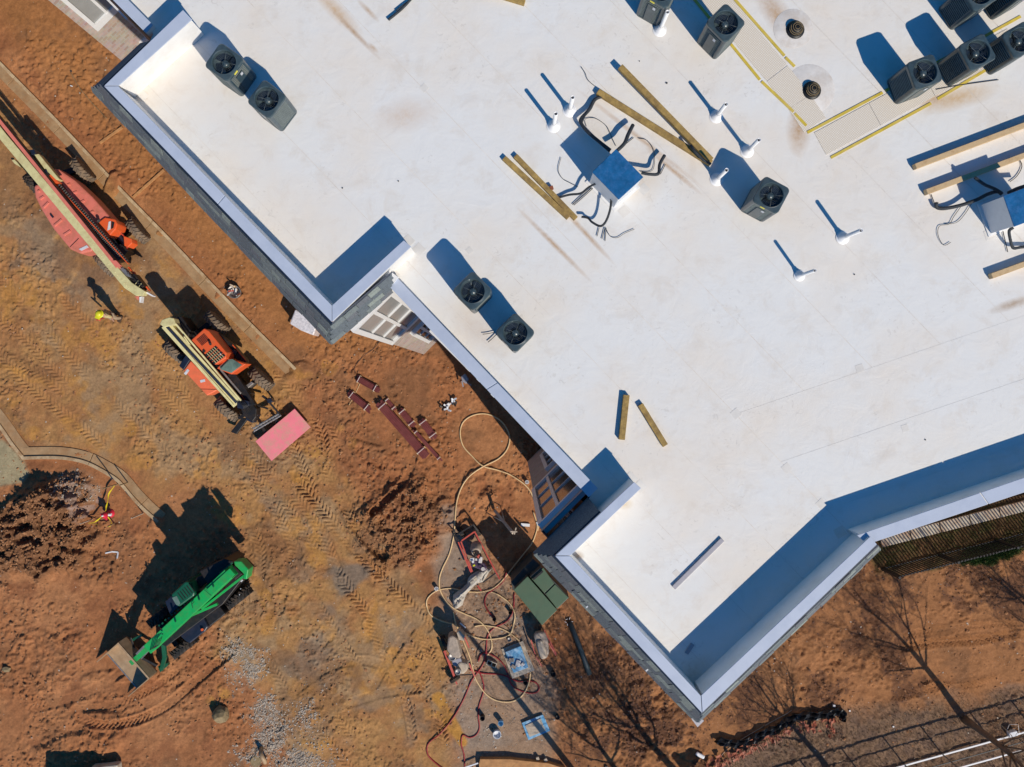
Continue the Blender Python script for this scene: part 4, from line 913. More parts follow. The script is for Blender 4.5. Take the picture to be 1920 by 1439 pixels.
tag(MB().tube([W(1322, 270, RZ + .27), W(1295, 272, RZ + .27), W(1303, 285, RZ + .26), W(1318, 300, RZ + .25), W(1333, 308, RZ + .24)][1:], .03, 6).build('insulated_line', M['foam']), 'short black tube lying across the crossed timbers', 'cable', 'insulated lines from the pipe chases')
for j, (kf, pts) in enumerate([(kA, [(890, 660), (860, 600), (830, 530), (790, 490), (730, 460), (670, 470), (680, 520)]), (kA, [(740, 235), (690, 190), (670, 140), (640, 95)]), (kA, [(620, 950), (560, 920), (510, 890), (480, 830), (500, 740)]),
    (kA, [(815, 1240), (850, 1300), (900, 1310), (950, 1280), (1020, 1250)]), (kA, [(1060, 840), (1150, 830), (1160, 700), (1110, 620), (1050, 605)]), (kC, [(610, 790), (560, 860), (530, 910), (460, 925), (450, 990), (490, 1060), (540, 1040)]), (kC, [(690, 760), (640, 840), (580, 900), (500, 910)]),
    (kA, [(720, 955), (650, 1010), (580, 1075)]), (kA, [(725, 960), (660, 1020), (590, 1080)]), (kA, [(810, 1240), (790, 1320)]), (kA, [(820, 1240), (812, 1335)]), (kA, [(770, 1240), (755, 1300)]), (kA, [(940, 660), (1015, 600)]), (kA, [(1205, 860), (1240, 790)]), (kC, [(1020, 440), (1045, 500), (1010, 570), (960, 610)]), (kC, [(400, 700), (435, 790)]), (kC, [(910, 960), (945, 1110)])]):
    lb = ['thin loose wire curling over the blue-topped box', 'thin wire at the head of the long timber', 'thin wire left of the blue-topped box', 'thin wire trailing to the lower right of the box cables', 'reddish thin wire right of the blue-topped box', 'thin wire hooked below the right-hand box bundle', 'second thin wire below the right-hand box bundle',
          'first of three stubs under the left-running cable', 'second of three stubs under the left-running cable', 'left stub below the curled cable', 'middle stub below the curled cable', 'blue-grey stub left of the curled cable', 'stub beside the upper right cable', 'stub beside the bent right cable', 'thin wire right of the right-hand box shadow', 'upright stub at the end of the right-hand bundle', 'lowest stub beneath the right-hand box'][j]
    lay(KP(kf, pts), RZ + .03, .0065 if j < 7 else .009, 'wire', lb, 'wire', 'wire', 4, 'loose wires on the roof')
lay([(1755, 168), (1800, 160), (1872, 150)], RZ + .02, .01, 'rod', 'thin dark rod lying below the row of condensers', 'rod', 'wire', 4)
for (px, py) in [(930, 627), (945, 640)]: pass
lay([(928, 623), (915, 626), (905, 627)], RZ + .05, .009, 'wire', 'upper short dark wire at the foot of the lower middle condenser', 'wire', 'wire', 4)
lay([(930, 628), (922, 636), (915, 642)], RZ + .05, .011, 'wire', 'lower short dark wire at the foot of the lower middle condenser', 'wire', 'wire', 4)
for px, py, s, lb in [(1250, 156, 3, 'right of the long timber tops'), (747, 340, 2, 'on the left part of the roof, right one'), (642, 353, 2, 'on the left part of the roof, left one'), (1199, 115, 1.5, 'above the long timbers'), (1735, 825, 2, 'near the right parapet'), (1602, 515, 2, 'right of the lowest vent pipe')]:
    tag(MB().box(W(px, py, RZ + .01), (s / 80, s / 90, .015), px).build('scrap', M['foam']), 'tiny dark scrap on the white roof ' + lb, 'scrap', 'dark scraps on the roof')

# ------------------------------------------------------------------ kerbs
def kerb(path, side, lab, seg=2.6, dz=0.0):
    """side: +1 pan to the left-below of the path in px"""
    P = [p.copy() for p in spline([W(a, b, 0) for a, b in path], 6)]
    o = thing('kerb', lab, 'kerb', (P[0].x, P[0].y, 0)); struct(o)
    acc = 0; cur = [P[0]]; chunks = []
    for i in range(1, len(P)):
        acc += (P[i] - P[i - 1]).length; cur.append(P[i])
        if acc > seg: chunks.append(cur); cur = [P[i]]; acc = 0
    if len(cur) > 1: chunks.append(cur)
    for ch_ in chunks:
        for nm, (u0, u1), zt, m in (('kerb_stone', (0, .13), .10 + dz, 'concl'), ('gutter_pan', (.132, .50), .012 + dz, 'conc')):
            vs_ = []; n = len(ch_)
            for i, p in enumerate(ch_):
                d = (ch_[min(i + 1, n - 1)] - ch_[max(i - 1, 0)]).normalized(); nr = Vector((d.y, -d.x, 0)) * side
                t = 0
                if i == 0: t = .008
                if i == n - 1: t = -.008
                pp_ = p + d * t
                a = pp_ + nr * u0; b = pp_ + nr * u1
                vs_ += [(a.x, a.y, -.15), (a.x, a.y, zt), (b.x, b.y, zt if nm == 'gutter_pan' else zt - .02), (b.x, b.y, -.15)]
            mb = MB().add(vs_, [(4 * i + j, 4 * i + (j + 1) % 4, 4 * i + 4 + (j + 1) % 4, 4 * i + 4 + j) for i in range(n - 1) for j in range(4)] + [(0, 1, 2, 3), (4 * n - 4, 4 * n - 3, 4 * n - 2, 4 * n - 1)])
            mb.build(nm, M[m], o, bevel=.012)
    return o
kerb(KERB, 1, 'long concrete kerb and gutter passing both machines')
kerb(KERB2[:4], -1, 'straight concrete kerb running in from the left edge to the corner')
kerb(KERB2[3:], -1, 'curved concrete kerb sweeping round the rough pile', dz=.005)

# ------------------------------------------------------------------ wheels
def wheel(par, c, axis_, R=.52, wd=.40, m='tyred', nm='wheel', steer=0.0):
    """c centre, axis_ unit vector of the axle"""
    ax = Vector(axis_).normalized(); z = Vector((0, 0, 1)); x = z.cross(ax).normalized(); z2 = ax.cross(x)
    rot = Matrix((x, z2, ax)).transposed()
    w2 = wd / 2
    t = MB().lathe(c, [(R * .52, -w2 * .9), (R * .80, -w2), (R * .95, -w2 * .85), (R * .975, -w2 * .5), (R * .975, w2 * .5), (R * .95, w2 * .85), (R * .80, w2), (R * .52, w2 * .9)], 26, rot=rot).build(nm, M[m], par)
    mb = MB(); c = Vector(c)
    for k_ in range(20):
        for s in (-1, 1):
            a = (k_ + (.5 if s > 0 else 0)) / 20 * 2 * math.pi
            p0 = Vector((math.cos(a - .10) * R, math.sin(a - .10) * R, s * w2 * .02)); p1 = Vector((math.cos(a + .10) * R, math.sin(a + .10) * R, s * w2 * .95))
            rad = rot @ Vector((math.cos(a), math.sin(a), 0))
            mb.beam(c + rot @ p0, c + rot @ p1, .05, .055, up=rad)
    mb.build('lug', M[m], t)['kind'] = 'stuff'
    MB().lathe(c, [(0, -w2 * .55), (R * .3, -w2 * .5), (R * .5, -w2 * .85), (R * .54, -w2 * .85)], 18, rot=rot).build('rim', M['rim'], t)
    MB().lathe(c, [(0, w2 * .55), (R * .3, w2 * .5), (R * .5, w2 * .85), (R * .54, w2 * .85)], 18, rot=rot).build('rim', M['rim'], t)
    return t
def PB(par, kf, pts, z0, z1, nm, m, bevel=.015, taper=0.0):
    return MB().pp(KP(kf, pts), z0, z1, taper).build(nm, M[m], par, bevel=bevel)
def bar2(par, kf, a, b, za, zb, w, h, nm, m, bevel=.01):
    return MB().beam(W(*kf(*a), za) - Vector((0, 0, h / 2)), W(*kf(*b), zb) - Vector((0, 0, h / 2)), w, h).build(nm, M[m], par, bevel=bevel)

# ------------------------------------------------------------------ orange telehandler
k3 = K(280, 560, 4.497)
g0 = foot_z(405, 690, .9)
v1 = thing('telehandler', 'orange telehandler with cream boom pointing at a pink board', 'telehandler', (*W(405, 690).xy, 0))
ax1 = Vector((.69, .725, 0)).normalized(); fw1 = Vector((.725, -.69, 0)).normalized()
for i, (cx_, cy_, m) in enumerate([(185, 445, 'tyred'), (535, 195, 'tyred'), (625, 935, 'tyred'), (915, 675, 'tyred')]):
    p = W(*k3(cx_, cy_), 1.0); wheel(v1, (p.x, p.y, .50), ax1, .54, .38, m)
for za, a, b in ((.55, (200, 450), (520, 200)), (.55, (640, 920), (900, 690))): bar2(v1, k3, a, b, za, za, .22, .22, 'axle', 'black')
PB(v1, k3, [(230, 330), (400, 260), (860, 800), (760, 900), (640, 820)], .45, 1.05, 'chassis', 'black', .03)
PB(v1, k3, [(195, 160), (270, 150), (350, 260), (330, 330), (250, 280)], .5, 1.5, 'rear_frame', 'black', .03)
PB(v1, k3, [(248, 568), (310, 470), (345, 520), (288, 605)], .5, 1.35, 'engine_vent', 'navy', .03)
PB(v1, k3, [(288, 608), (348, 524), (585, 765), (545, 790), (485, 820)], .5, 1.36, 'engine_cover', 'orangel', .04)
MB().beam(W(*k3(430, 765), 1.37), W(*k3(575, 768), 1.37), .012, .01).build('seam', M['black'], v1)
# cab
PB(v1, k3, [(352, 350), (462, 252), (500, 272), (650, 455), (645, 505), (555, 560)], 1.1, 2.25, 'cab', 'orange', .035)
cabp = [c for c in v1.children if c.name.startswith('cab')][-1]
for t in range(7):
    a = (402 + t * 10, 385 - t * 1 - t * 3 + 0); 
    MB().beam(W(*k3(400 + t * 7, 350 + t * 8), 2.262), W(*k3(465 + t * 7, 297 + t * 8), 2.262), .018, .012).build('louvre', M['black'], cabp)
PB(v1, k3, [(470, 475), (560, 398), (642, 482), (548, 556)], 2.24, 2.265, 'roof_window', 'black', .005)
rw = v1.children[-1]
for t in range(1, 6): MB().beam(W(*k3(470 + 90 * t / 6, 475 - 77 * t / 6), 2.275), W(*k3(548 + 94 * t / 6, 556 - 74 * t / 6), 2.275), .022, .014).build('bar', M['cream'], rw)
for t in range(1, 4): MB().beam(W(*k3(470 + 78 * t / 4, 475 + 81 * t / 4), 2.276), W(*k3(560 + 82 * t / 4, 398 + 84 * t / 4), 2.276), .014, .012).build('bar', M['orange'], rw)
PB(v1, k3, [(570, 590), (650, 500), (815, 552), (690, 640)], 1.2, 1.95, 'cab_nose', 'orange', .02)
PB(v1, k3, [(590, 575), (660, 515), (700, 510), (782, 560), (690, 628), (600, 600)], 1.9, 1.975, 'windscreen', 'cabglass', .01)
bar2(v1, k3, (600, 585), (665, 520), 2.0, 2.0, .05, .03, 'wiper', 'black')
MB().cyl(W(*k3(515, 385), 2.25), W(*k3(515, 385), 2.45), .05, n=10).build('beacon', M['black'], v1)
PB(v1, k3, [(545, 300), (580, 290), (700, 385), (815, 520), (812, 552), (700, 500), (640, 430)], .8, 1.25, 'fender', 'black', .03)
bar2(v1, k3, (700, 390), (815, 525), 1.27, 1.27, .035, .03, 'fender_rim', 'orange')
PB(v1, k3, [(685, 440), (712, 430), (735, 450), (720, 475), (695, 470)], 1.25, 1.4, 'seat', 'navy', .03)
# boom
bz = lambda t: 2.35 - .75 * t
def boomrail(a, b, w, nm, m, dz=0, h=.10): return MB().beam(W(*k3(*a), bz(0) + dz) - Vector((0, 0, h / 2)), W(*k3(*b), bz(1) + dz) - Vector((0, 0, h / 2)), w, h).build(nm, M[m], v1, bevel=.01)
boomrail((128, 215), (735, 890), .36, 'boom', 'cream', -.06, .38)
boomrail((145, 235), (735, 880), .10, 'boom_slot', 'navy', .012, .05)
boomrail((105, 215), (705, 900), .07, 'boom_rail', 'cream', .03, .12)
boomrail((200, 190), (770, 860), .07, 'boom_rail', 'cream', .03, .12)
PB(v1, k3, [(85, 215), (105, 180), (165, 158), (205, 165), (225, 220), (160, 235), (125, 245)], 1.9, 2.40, 'boom_end', 'cream', .03)
boomrail((290, 320), (385, 450), .05, 'hydraulic_line', 'cream', .06, .04)
PB(v1, k3, [(700, 610), (760, 680), (900, 900), (850, 900), (640, 660)], 1.0, 1.3, 'lift_arm', 'black', .02)
PB(v1, k3, [(735, 870), (770, 850), (835, 865), (840, 900), (790, 930), (740, 925)], 1.0, 1.55, 'boom_head', 'navy', .02)
PB(v1, k3, [(760, 880), (860, 880), (905, 930), (900, 1000), (870, 1040), (790, 990)], .6, 1.2, 'tilt_block', 'black', .03)
PB(v1, k3, [(800, 985), (905, 955), (915, 985), (870, 1050), (825, 1030)], .6, 1.05, 'guard_plate', 'navy', .01)
for a, b in (((880, 1120), (1110, 985)), ((870, 1100), (1095, 970))): bar2(v1, k3, a, b, .75, .75, .06, .05, 'carriage_bar', 'steel')
for t in range(9): bar2(v1, k3, (880 + 24 * t, 1128 - 14 * t), (905 + 24 * t, 1060 - 11 * t), .72, .72, .03, .04, 'carriage_slat', 'steel')
PB(v1, k3, [(685, 1125), (780, 1005), (830, 1015), (735, 1145)], .35, .50, 'outrigger_foot', 'black', .02)
bar2(v1, k3, (750, 1010), (860, 950), .8, .9, .12, .12, 'outrigger', 'black')
bar2(v1, k3, (1005, 870), (1105, 985), .9, .8, .07, .07, 'fork_frame', 'black'); bar2(v1, k3, (950, 820), (1010, 865), .9, .9, .09, .07, 'fork_frame', 'black')
bar2(v1, k3, (900, 900), (1000, 930), .8, .8, .07, .07, 'fork_frame', 'black'); PB(v1, k3, [(985, 850), (1025, 840), (1040, 870), (1000, 885)], .6, 1.0, 'lamp', 'navy', .02)
PB(v1, k3, [(790, 750), (860, 700), (880, 715), (810, 775)], .5, .85, 'step', 'steel', .01)
for a in ((930, 1060), (1040, 990)): bar2(v1, k3, a, (a[0] + 120, a[1] + 160), .30, .30, .12, .05, 'fork', 'black')
for a, b, z in (((300, 640), (330, 600), 1.365), ((430, 700), (470, 690), 1.365)): MB().beam(W(*k3(*a), z), W(*k3(*b), z), .10, .008).build('decal', M['label_w'], v1)
for i in range(4): MB().tube([W(*k3(745 + i * 12, 870 - i * 6), 1.6), W(*k3(790 + i * 12, 905), 1.7), W(*k3(820 + i * 10, 970 - i * 8), 1.3)], .016, 5).build('hydraulic_hose', M['wire'], v1)
bar2(v1, k3, (600, 600), (770, 800), 1.45, 1.35, .07, .08, 'lift_ram', 'steel'); bar2(v1, k3, (640, 640), (820, 870), 1.35, 1.2, .05, .05, 'pipe_run', 'orange')
MB().box(W(*k3(462, 445), 2.28), (.09, .08, .05), .8).build('hatch_latch', M['black'], v1); MB().box(W(*k3(600, 470), 2.29), (.04, .04, .04)).build('lamp', M['white'], v1)
pb = thing('pink_board', 'pink sheet of board carried flat in front of the orange telehandler', 'board', (*W(530, 815).xy, .3))
MB().pp(KP(k3, [(895, 1205), (1225, 930), (1360, 1085), (1030, 1370)]), .34, .38).build('sheet', M['board'], pb, bevel=.004)
MB().pp(KP(k3, [(897, 1203), (1223, 932), (1357, 1083), (1031, 1366)]), .30, .336).build('sheet', M['board'], pb, bevel=.004)

# ------------------------------------------------------------------ green telehandler
k4 = K(160, 1000, 4.497)
v2 = thing('telehandler', 'bright green telehandler with an open steel bucket at its front', 'telehandler', (*W(345, 1165).xy, 0))
ax2 = Vector((.62, -.785, 0)).normalized()
for cx_, cy_ in ((1265, 565), (800, 985), (1010, 340), (600, 720)):
    p = W(*k4(cx_, cy_), 1.0); wheel(v2, (p.x, p.y, .52), ax2, .56, .36, 'tyre')
for a, b in (((1230, 540), (1040, 370)), ((770, 950), (620, 740))): bar2(v2, k4, a, b, .55, .55, .22, .22, 'axle', 'black')
PB(v2, k4, [(560, 900), (1200, 300), (1330, 380), (1160, 600), (760, 900), (680, 960)], .45, 1.55, 'chassis', 'black', .03)
bar2(v2, k4, (1215, 335), (530, 975), 3.1, 1.95, .42, .60, 'boom', 'green', .02)
bo = v2.children[-1]
bar2(v2, k4, (1045, 500), (1240, 322), 2.90, 3.18, .30, .10, 'boom_sleeve', 'green', .01)
MB().beam(W(*k4(1000, 475), 2.90), W(*k4(1060, 525), 2.90), .012, .02).build('seam', M['greend'], v2)
MB().tube([W(*k4(918, 575), 2.72), W(*k4(900, 600), 2.70), W(*k4(905, 632), 2.68)], .012, 5).build('hose', M['black'], v2)
for t in range(9): MB().box(W(*k4(835 - t * 26, 600 + t * 22 + (6 if t % 2 else 0)), 2.1), (.08, .06, .06), .7).build('bracket', M['greend'], v2)
bar2(v2, k4, (1350, 350), (980, 640), 2.6, 2.0, .09, .14, 'side_rail', 'green')
bar2(v2, k4, (1110, 600), (880, 700), 1.9, 1.8, .10, .14, 'side_rail', 'green'); bar2(v2, k4, (880, 700), (640, 900), 1.75, 1.5, .07, .10, 'side_rail', 'green')
PB(v2, k4, [(1250, 238), (1312, 236), (1376, 308), (1362, 392), (1325, 385), (1335, 345), (1258, 272)], 2.2, 2.85, 'counterweight', 'green', .04)
bar2(v2, k4, (1240, 250), (1130, 340), 2.9, 2.9, .05, .10, 'side_rail', 'greend')
PB(v2, k4, [(960, 320), (1170, 215), (1250, 238), (1200, 320), (1030, 440)], 1.0, 2.55, 'rear_hood', 'black', .04)
PB(v2, k4, [(872, 412), (1035, 325), (1130, 330), (925, 505)], .9, 2.3, 'shadow_block', 'black', .04)  # added block, closes a gap in the machine's cast shadow
PB(v2, k4, [(1195, 315), (1255, 275), (1325, 345), (1260, 395)], 1.0, 2.6, 'boom_pivot', 'black', .02)
PB(v2, k4, [(1200, 320), (1225, 305), (1255, 350), (1240, 365)], 2.5, 2.66, 'pivot_plate', 'bucket', .01)
PB(v2, k4, [(722, 520), (842, 408), (870, 412), (922, 505), (915, 530), (790, 622), (765, 610)], 1.1, 2.95, 'cab', 'greend', .05)
cb = v2.children[-1]
for t in range(6): MB().beam(W(*k4(780 + t * 19, 505 - t * 15), 2.965), W(*k4(826 + t * 19, 566 - t * 15), 2.965), .028, .016).build('louvre', M['black'], cb)
PB(v2, k4, [(730, 545), (770, 530), (800, 590), (785, 612), (765, 605)], 2.93, 2.958, 'roof_window', 'cabglass', .005)
PB(v2, k4, [(672, 580), (725, 530), (790, 620), (715, 690)], 1.0, 2.1, 'windscreen', 'navy', .02)
PB(v2, k4, [(752, 822), (905, 690), (990, 700), (1035, 792), (1008, 832), (880, 932), (840, 910)], .5, 1.3, 'engine_cover', 'navy', .05)
PB(v2, k4, [(985, 660), (1110, 592), (1182, 682), (1150, 710), (1045, 792)], .5, 1.15, 'fuel_tank', 'black', .04)
MB().cyl(W(*k4(985, 815), 1.3), W(*k4(985, 815), 1.42), .055, n=10).build('reflector', M['orange'], v2)
MB().box(W(*k4(1168, 462), 2.1), (.10, .08, .10), .7).build('tail_light', M['redsteel'], v2)
MB().box(W(*k4(1322, 400), 1.9), (.10, .05, .10), .7).build('number_plate', M['label_w'], v2)
for i in range(4): MB().tube([W(*k4(600 + i * 16, 905 - i * 12), 2.3), W(*k4(585 + i * 12, 955 - i * 4), 2.35), W(*k4(540 + i * 10, 990 - i * 5), 1.9)], .014, 5).build('hydraulic_hose', M['wire'], v2)
for a in ((1080, 450), (960, 560), (760, 745), (650, 850)): MB().cyl(W(*k4(*a), 2.3), W(*k4(*a), 2.34 + (a[0] - 530) / 685 * 1.15 * .98 - .0), .035, n=8).build('pin', M['greend'], v2)
for a in ((1215, 480), (1300, 520), (1310, 470)): MB().cyl(W(*k4(*a), 1.3), W(*k4(*a), 1.36), .02, n=8).build('bolt', M['label_w'], v2)
# front gear and bucket
bar2(v2, k4, (560, 940), (385, 1095), 1.75, .95, .20, .20, 'boom_head', 'green')
bar2(v2, k4, (500, 950), (430, 1020), 1.6, 1.3, .08, .10, 'ram', 'steel'); bar2(v2, k4, (540, 985), (470, 1060), 1.5, 1.2, .05, .06, 'ram', 'steel')
bar2(v2, k4, (655, 930), (665, 1040), 1.5, 1.0, .16, .12, 'stabiliser', 'greend'); bar2(v2, k4, (668, 1040), (640, 1150), 1.0, .5, .16, .12, 'stabiliser', 'greend')
PB(v2, k4, [(610, 1125), (690, 1095), (695, 1120), (630, 1175)], .2, .45, 'stabiliser_foot', 'greend', .01)
bar2(v2, k4, (480, 860), (400, 900), 1.2, .9, .10, .10, 'stabiliser', 'greend'); bar2(v2, k4, (380, 880), (420, 1000), .9, .7, .08, .08, 'stabiliser', 'black')
bar2(v2, k4, (450, 1040), (600, 1120), 1.0, .9, .10, .15, 'crosshead', 'black')
# bucket: curved floor, back, two side plates
A = W(*k4(275, 925), 1.15); B_ = W(*k4(535, 1222), 1.15); A2 = W(*k4(180, 1010), .12); B2 = W(*k4(432, 1300), .12)
mid_ = lambda a, b, z: Vector((a.x, a.y, z))
mb = MB()
def bprof(p, q):   # p top back, q lip
    d = (q - p); d.z = 0
    return [p, p - d * .12 + Vector((0, 0, -.45)), p + Vector((0, 0, -.92)) + d * .05, p + d * .35 + Vector((0, 0, -1.03)), p + d * 1.0 + Vector((0, 0, -1.03))]
p1 = bprof(A, A2); p2 = bprof(B_, B2)
mb.add(p1 + p2, [(i, i + 1, i + 6, i + 5) for i in range(4)])
bk = mb.build('bucket', M['bucket'], v2); sm = bk.modifiers.new('s', 'SOLIDIFY'); sm.thickness = .03
for pr, ex in ((p1, k4(95, 1085)), (p2, k4(360, 1375))):
    lip = W(*ex, .12); mb = MB().add([*pr, lip], [(0, 1, 2, 3, 4, 5)]); s_ = mb.build('side_plate', M['bucket'], bk); sm = s_.modifiers.new('s', 'SOLIDIFY'); sm.thickness = .03
MB().beam(A, B_, .07, .06).build('rim', M['bucket'], bk); MB().beam(p1[4], p2[4], .05, .03).build('cutting_edge', M['steel'], bk)

# ------------------------------------------------------------------ boom lift
k2 = K(0, 230, 4.0)
v3 = thing('boom_lift', 'faded red boom lift with a long cream boom leaving the frame at left', 'boom lift', (*W(150, 420).xy, 0))
ax3 = Vector((.80, .60, 0)).normalized()
for cx_, cy_ in ((995, 795), (755, 1045), (575, 335), (225, 450)):
    p = W(*k2(cx_, cy_), 1.0); wheel(v3, (p.x, p.y, .50), ax3, .54, .34, 'tyred' if cx_ > 500 else 'tyre')
bar2(v3, k2, (960, 800), (770, 1020), .55, .55, .24, .24, 'axle', 'black'); bar2(v3, k2, (560, 350), (260, 460), .55, .55, .24, .24, 'axle', 'black')
PB(v3, k2, [(300, 470), (520, 420), (960, 960), (900, 1030), (800, 1060)], .5, 1.1, 'chassis', 'black', .03)
hullL = [(252, 475), (300, 455), (420, 560), (700, 930), (690, 965), (600, 985), (525, 950), (400, 800), (310, 655), (262, 560)]
hullR = [(398, 345), (440, 350), (560, 432), (690, 555), (800, 680), (872, 762), (820, 850), (760, 830), (600, 640), (440, 430)]
PB(v3, k2, hullL, .8, 1.65, 'engine_hood', 'pink', .07); hl = v3.children[-1]
PB(v3, k2, hullR, .8, 1.65, 'engine_hood', 'pink', .07); hr = v3.children[-1]
bar2(v3, k2, (620, 520), (790, 670), 1.45, 1.4, .10, .35, 'hood_lip', 'redsteel', .03)
for a, b in (((300, 575), (330, 555)), ((325, 640), (365, 600)), ((408, 775), (465, 728)), ((480, 845), (530, 812)), ((285, 520), (300, 510))): MB().beam(W(*k2(*a), 1.66), W(*k2(*b), 1.66), .09, .06).build('rib', M['pink'], hl, bevel=.015)
for a, b in (((505, 470), (530, 462)), ((550, 530), (580, 520)), ((605, 600), (635, 585)), ((675, 680), (705, 665))): MB().beam(W(*k2(*a), 1.66), W(*k2(*b), 1.66), .09, .05).build('rib', M['pink'], hr, bevel=.015)
MB().beam(W(*k2(525, 935), 1.668), W(*k2(590, 870), 1.668), .015, .01).build('seam', M['black'], hl)
MB().box(W(*k2(390, 700), 1.68), (.16, .07, .06), -.9).build('handle', M['navy'], hl)
PB(v3, k2, [(590, 950), (650, 920), (665, 935), (610, 962)], 1.6, 1.67, 'label', 'label_w', .002)
PB(v3, k2, [(720, 760), (785, 710), (862, 725), (880, 760), (868, 800), (815, 858), (770, 830)], .9, 1.75, 'hood_end', 'orange', .04)
MB().pp(KP(k2, [(815, 745), (830, 740), (828, 800), (805, 810)]), 1.7, 1.765).build('label', M['label_w'], v3); MB().pp(KP(k2, [(835, 740), (858, 748), (850, 790), (832, 800)]), 1.7, 1.763).build('label', M['black'], v3)
PB(v3, k2, [(925, 850), (985, 870), (992, 905), (960, 935), (930, 925)], .7, 1.25, 'fender', 'orange', .03); bar2(v3, k2, (880, 800), (930, 855), 1.2, 1.2, .05, .08, 'brace', 'redsteel'); bar2(v3, k2, (960, 930), (900, 975), 1.1, .9, .05, .08, 'brace', 'redsteel')
PB(v3, k2, [(830, 850), (900, 830), (940, 900), (890, 930)], .6, 1.1, 'drive_unit', 'navy', .04)
MB().cyl(W(*k2(740, 740), 1.7), W(*k2(740, 740), 1.95), .06, n=10).build('exhaust_cap', M['black'], v3)
bzz = 2.5
def brail(a, b, w, nm, m, z=bzz, h=.2, bev=.01): return MB().beam(W(*k2(*a), z) - Vector((0, 0, h / 2)), W(*k2(*b), z) - Vector((0, 0, h / 2)), w, h).build(nm, M[m], v3, bevel=bev)
MB().pp(KP(k2, [(-700, -760), (-640, -800), (40, 80), (890, 1095), (985, 1200), (1090, 1268), (1072, 1295), (1020, 1300), (930, 1240), (0, 128)]), bzz - .35, bzz).build('boom', M['cream'], v3, bevel=.015)
brail((-640, -800), (880, 1085), .13, 'boom_rail', 'pink', bzz + .02, .28)
brail((-620, -800), (905, 1085), .03, 'boom_edge', 'black', bzz + .03, .25)
MB().pp(KP(k2, [(845, 1035), (870, 1035), (905, 1072), (890, 1095)]), bzz - .1, bzz + .06).build('boom_stop', M['pink'], v3)
for a, b in (((400, 420), (955, 1045)), ((455, 545), (905, 1000))):
    o_ = brail(a, b, .12, 'cable_chain', 'black', 2.15, .10); n = 44; pa = W(*k2(*a), 2.16); pb_ = W(*k2(*b), 2.16); mb = MB(); d = (pb_ - pa).normalized(); s = Vector((-d.y, d.x, 0))
    for i in range(n):
        c = pa.lerp(pb_, (i + .5) / n); mb.beam(c - s * .055, c + s * .055, .015, .03)
        if i % 3 == 0: mb.box(c + Vector((0, 0, .01)), (.03, .03, .03), .7)
    mb.build('chain_link', M['steel'], o_)['kind'] = 'stuff'
brail((360, 400), (960, 1060), .035, 'rail', 'orange', 2.2, .12); brail((380, 460), (455, 540), .03, 'rail', 'cream', 2.3, .06)
PB(v3, k2, [(255, 240), (290, 235), (445, 425), (420, 430), (330, 345)], 2.0, 2.35, 'jib_cover', 'cream', .02)
PB(v3, k2, [(185, 225), (215, 215), (335, 370), (310, 385), (240, 320)], 2.0, 2.30, 'jib_cover', 'cream', .02)
PB(v3, k2, [(160, 200), (200, 195), (225, 225), (190, 235)], 1.9, 2.3, 'hinge', 'black', .02); PB(v3, k2, [(220, 205), (255, 200), (265, 235), (235, 245)], 1.9, 2.4, 'hinge', 'navy', .02)
PB(v3, k2, [(318, 370), (345, 350), (365, 395), (335, 410)], 2.0, 2.4, 'hinge', 'navy', .01); PB(v3, k2, [(345, 400), (385, 385), (440, 450), (400, 460)], 2.0, 2.3, 'jib_base', 'orange', .02)
PB(v3, k2, [(88, 285), (105, 275), (130, 300), (160, 340), (110, 310)], 2.2, 2.4, 'control_box', 'cream', .01); MB().box(W(*k2(95, 272), 2.45), (.08, .06, .08)).build('switch', M['black'], v3)
PB(v3, k2, [(890, 1090), (925, 1085), (975, 1135), (985, 1165), (940, 1150)], 2.2, 2.45, 'boom_head', 'steel', .02)
PB(v3, k2, [(960, 1140), (1010, 1135), (1080, 1225), (1060, 1255), (1000, 1220)], 1.9, 2.35, 'boom_head', 'black', .02)
mb = MB()
for t in range(7): mb.tube([W(*k2(920 + t * 18, 1095 + t * 20), 2.4), W(*k2(945 + t * 18, 1100 + t * 20), 2.5), W(*k2(965 + t * 17, 1150 + t * 14), 2.42)], .014, 5)
mb.build('hydraulic_hose', M['wire'], v3)
for t, (a, b) in enumerate([((960, 1085), (1010, 1150)), ((1000, 1120), (1045, 1200)), ((1095, 1230), (1120, 1262))]): brail(a, b, .06, 'bracket', 'orange', 2.2, .12)
for a in ((1010, 1195), (1035, 1215)): brail((a[0], a[1] + 22), (a[0] + 25, a[1] - 8), .02, 'rung', 'cream', 2.45, .03)
MB().pp(KP(k2, [(1085, 1275), (1105, 1272), (1152, 1300), (1140, 1305)]), 2.1, 2.35).build('lamp', M['white'], v3); MB().pp(KP(k2, [(1045, 1310), (1062, 1305), (1055, 1352), (1045, 1350)]), 2.1, 2.35).build('lamp', M['white'], v3)
PB(v3, k2, [(1008, 1305), (1045, 1300), (1048, 1335), (1030, 1330)], 2.0, 2.3, 'lamp_bracket', 'pink', .01)
for t in range(14): MB().cyl(W(*k2(760 + t * 17 - 15, 985 + t * 20), bzz - .01), W(*k2(760 + t * 17 - 15, 985 + t * 20), bzz + .006), .022, n=8).build('bolt', M['cream'], v3)

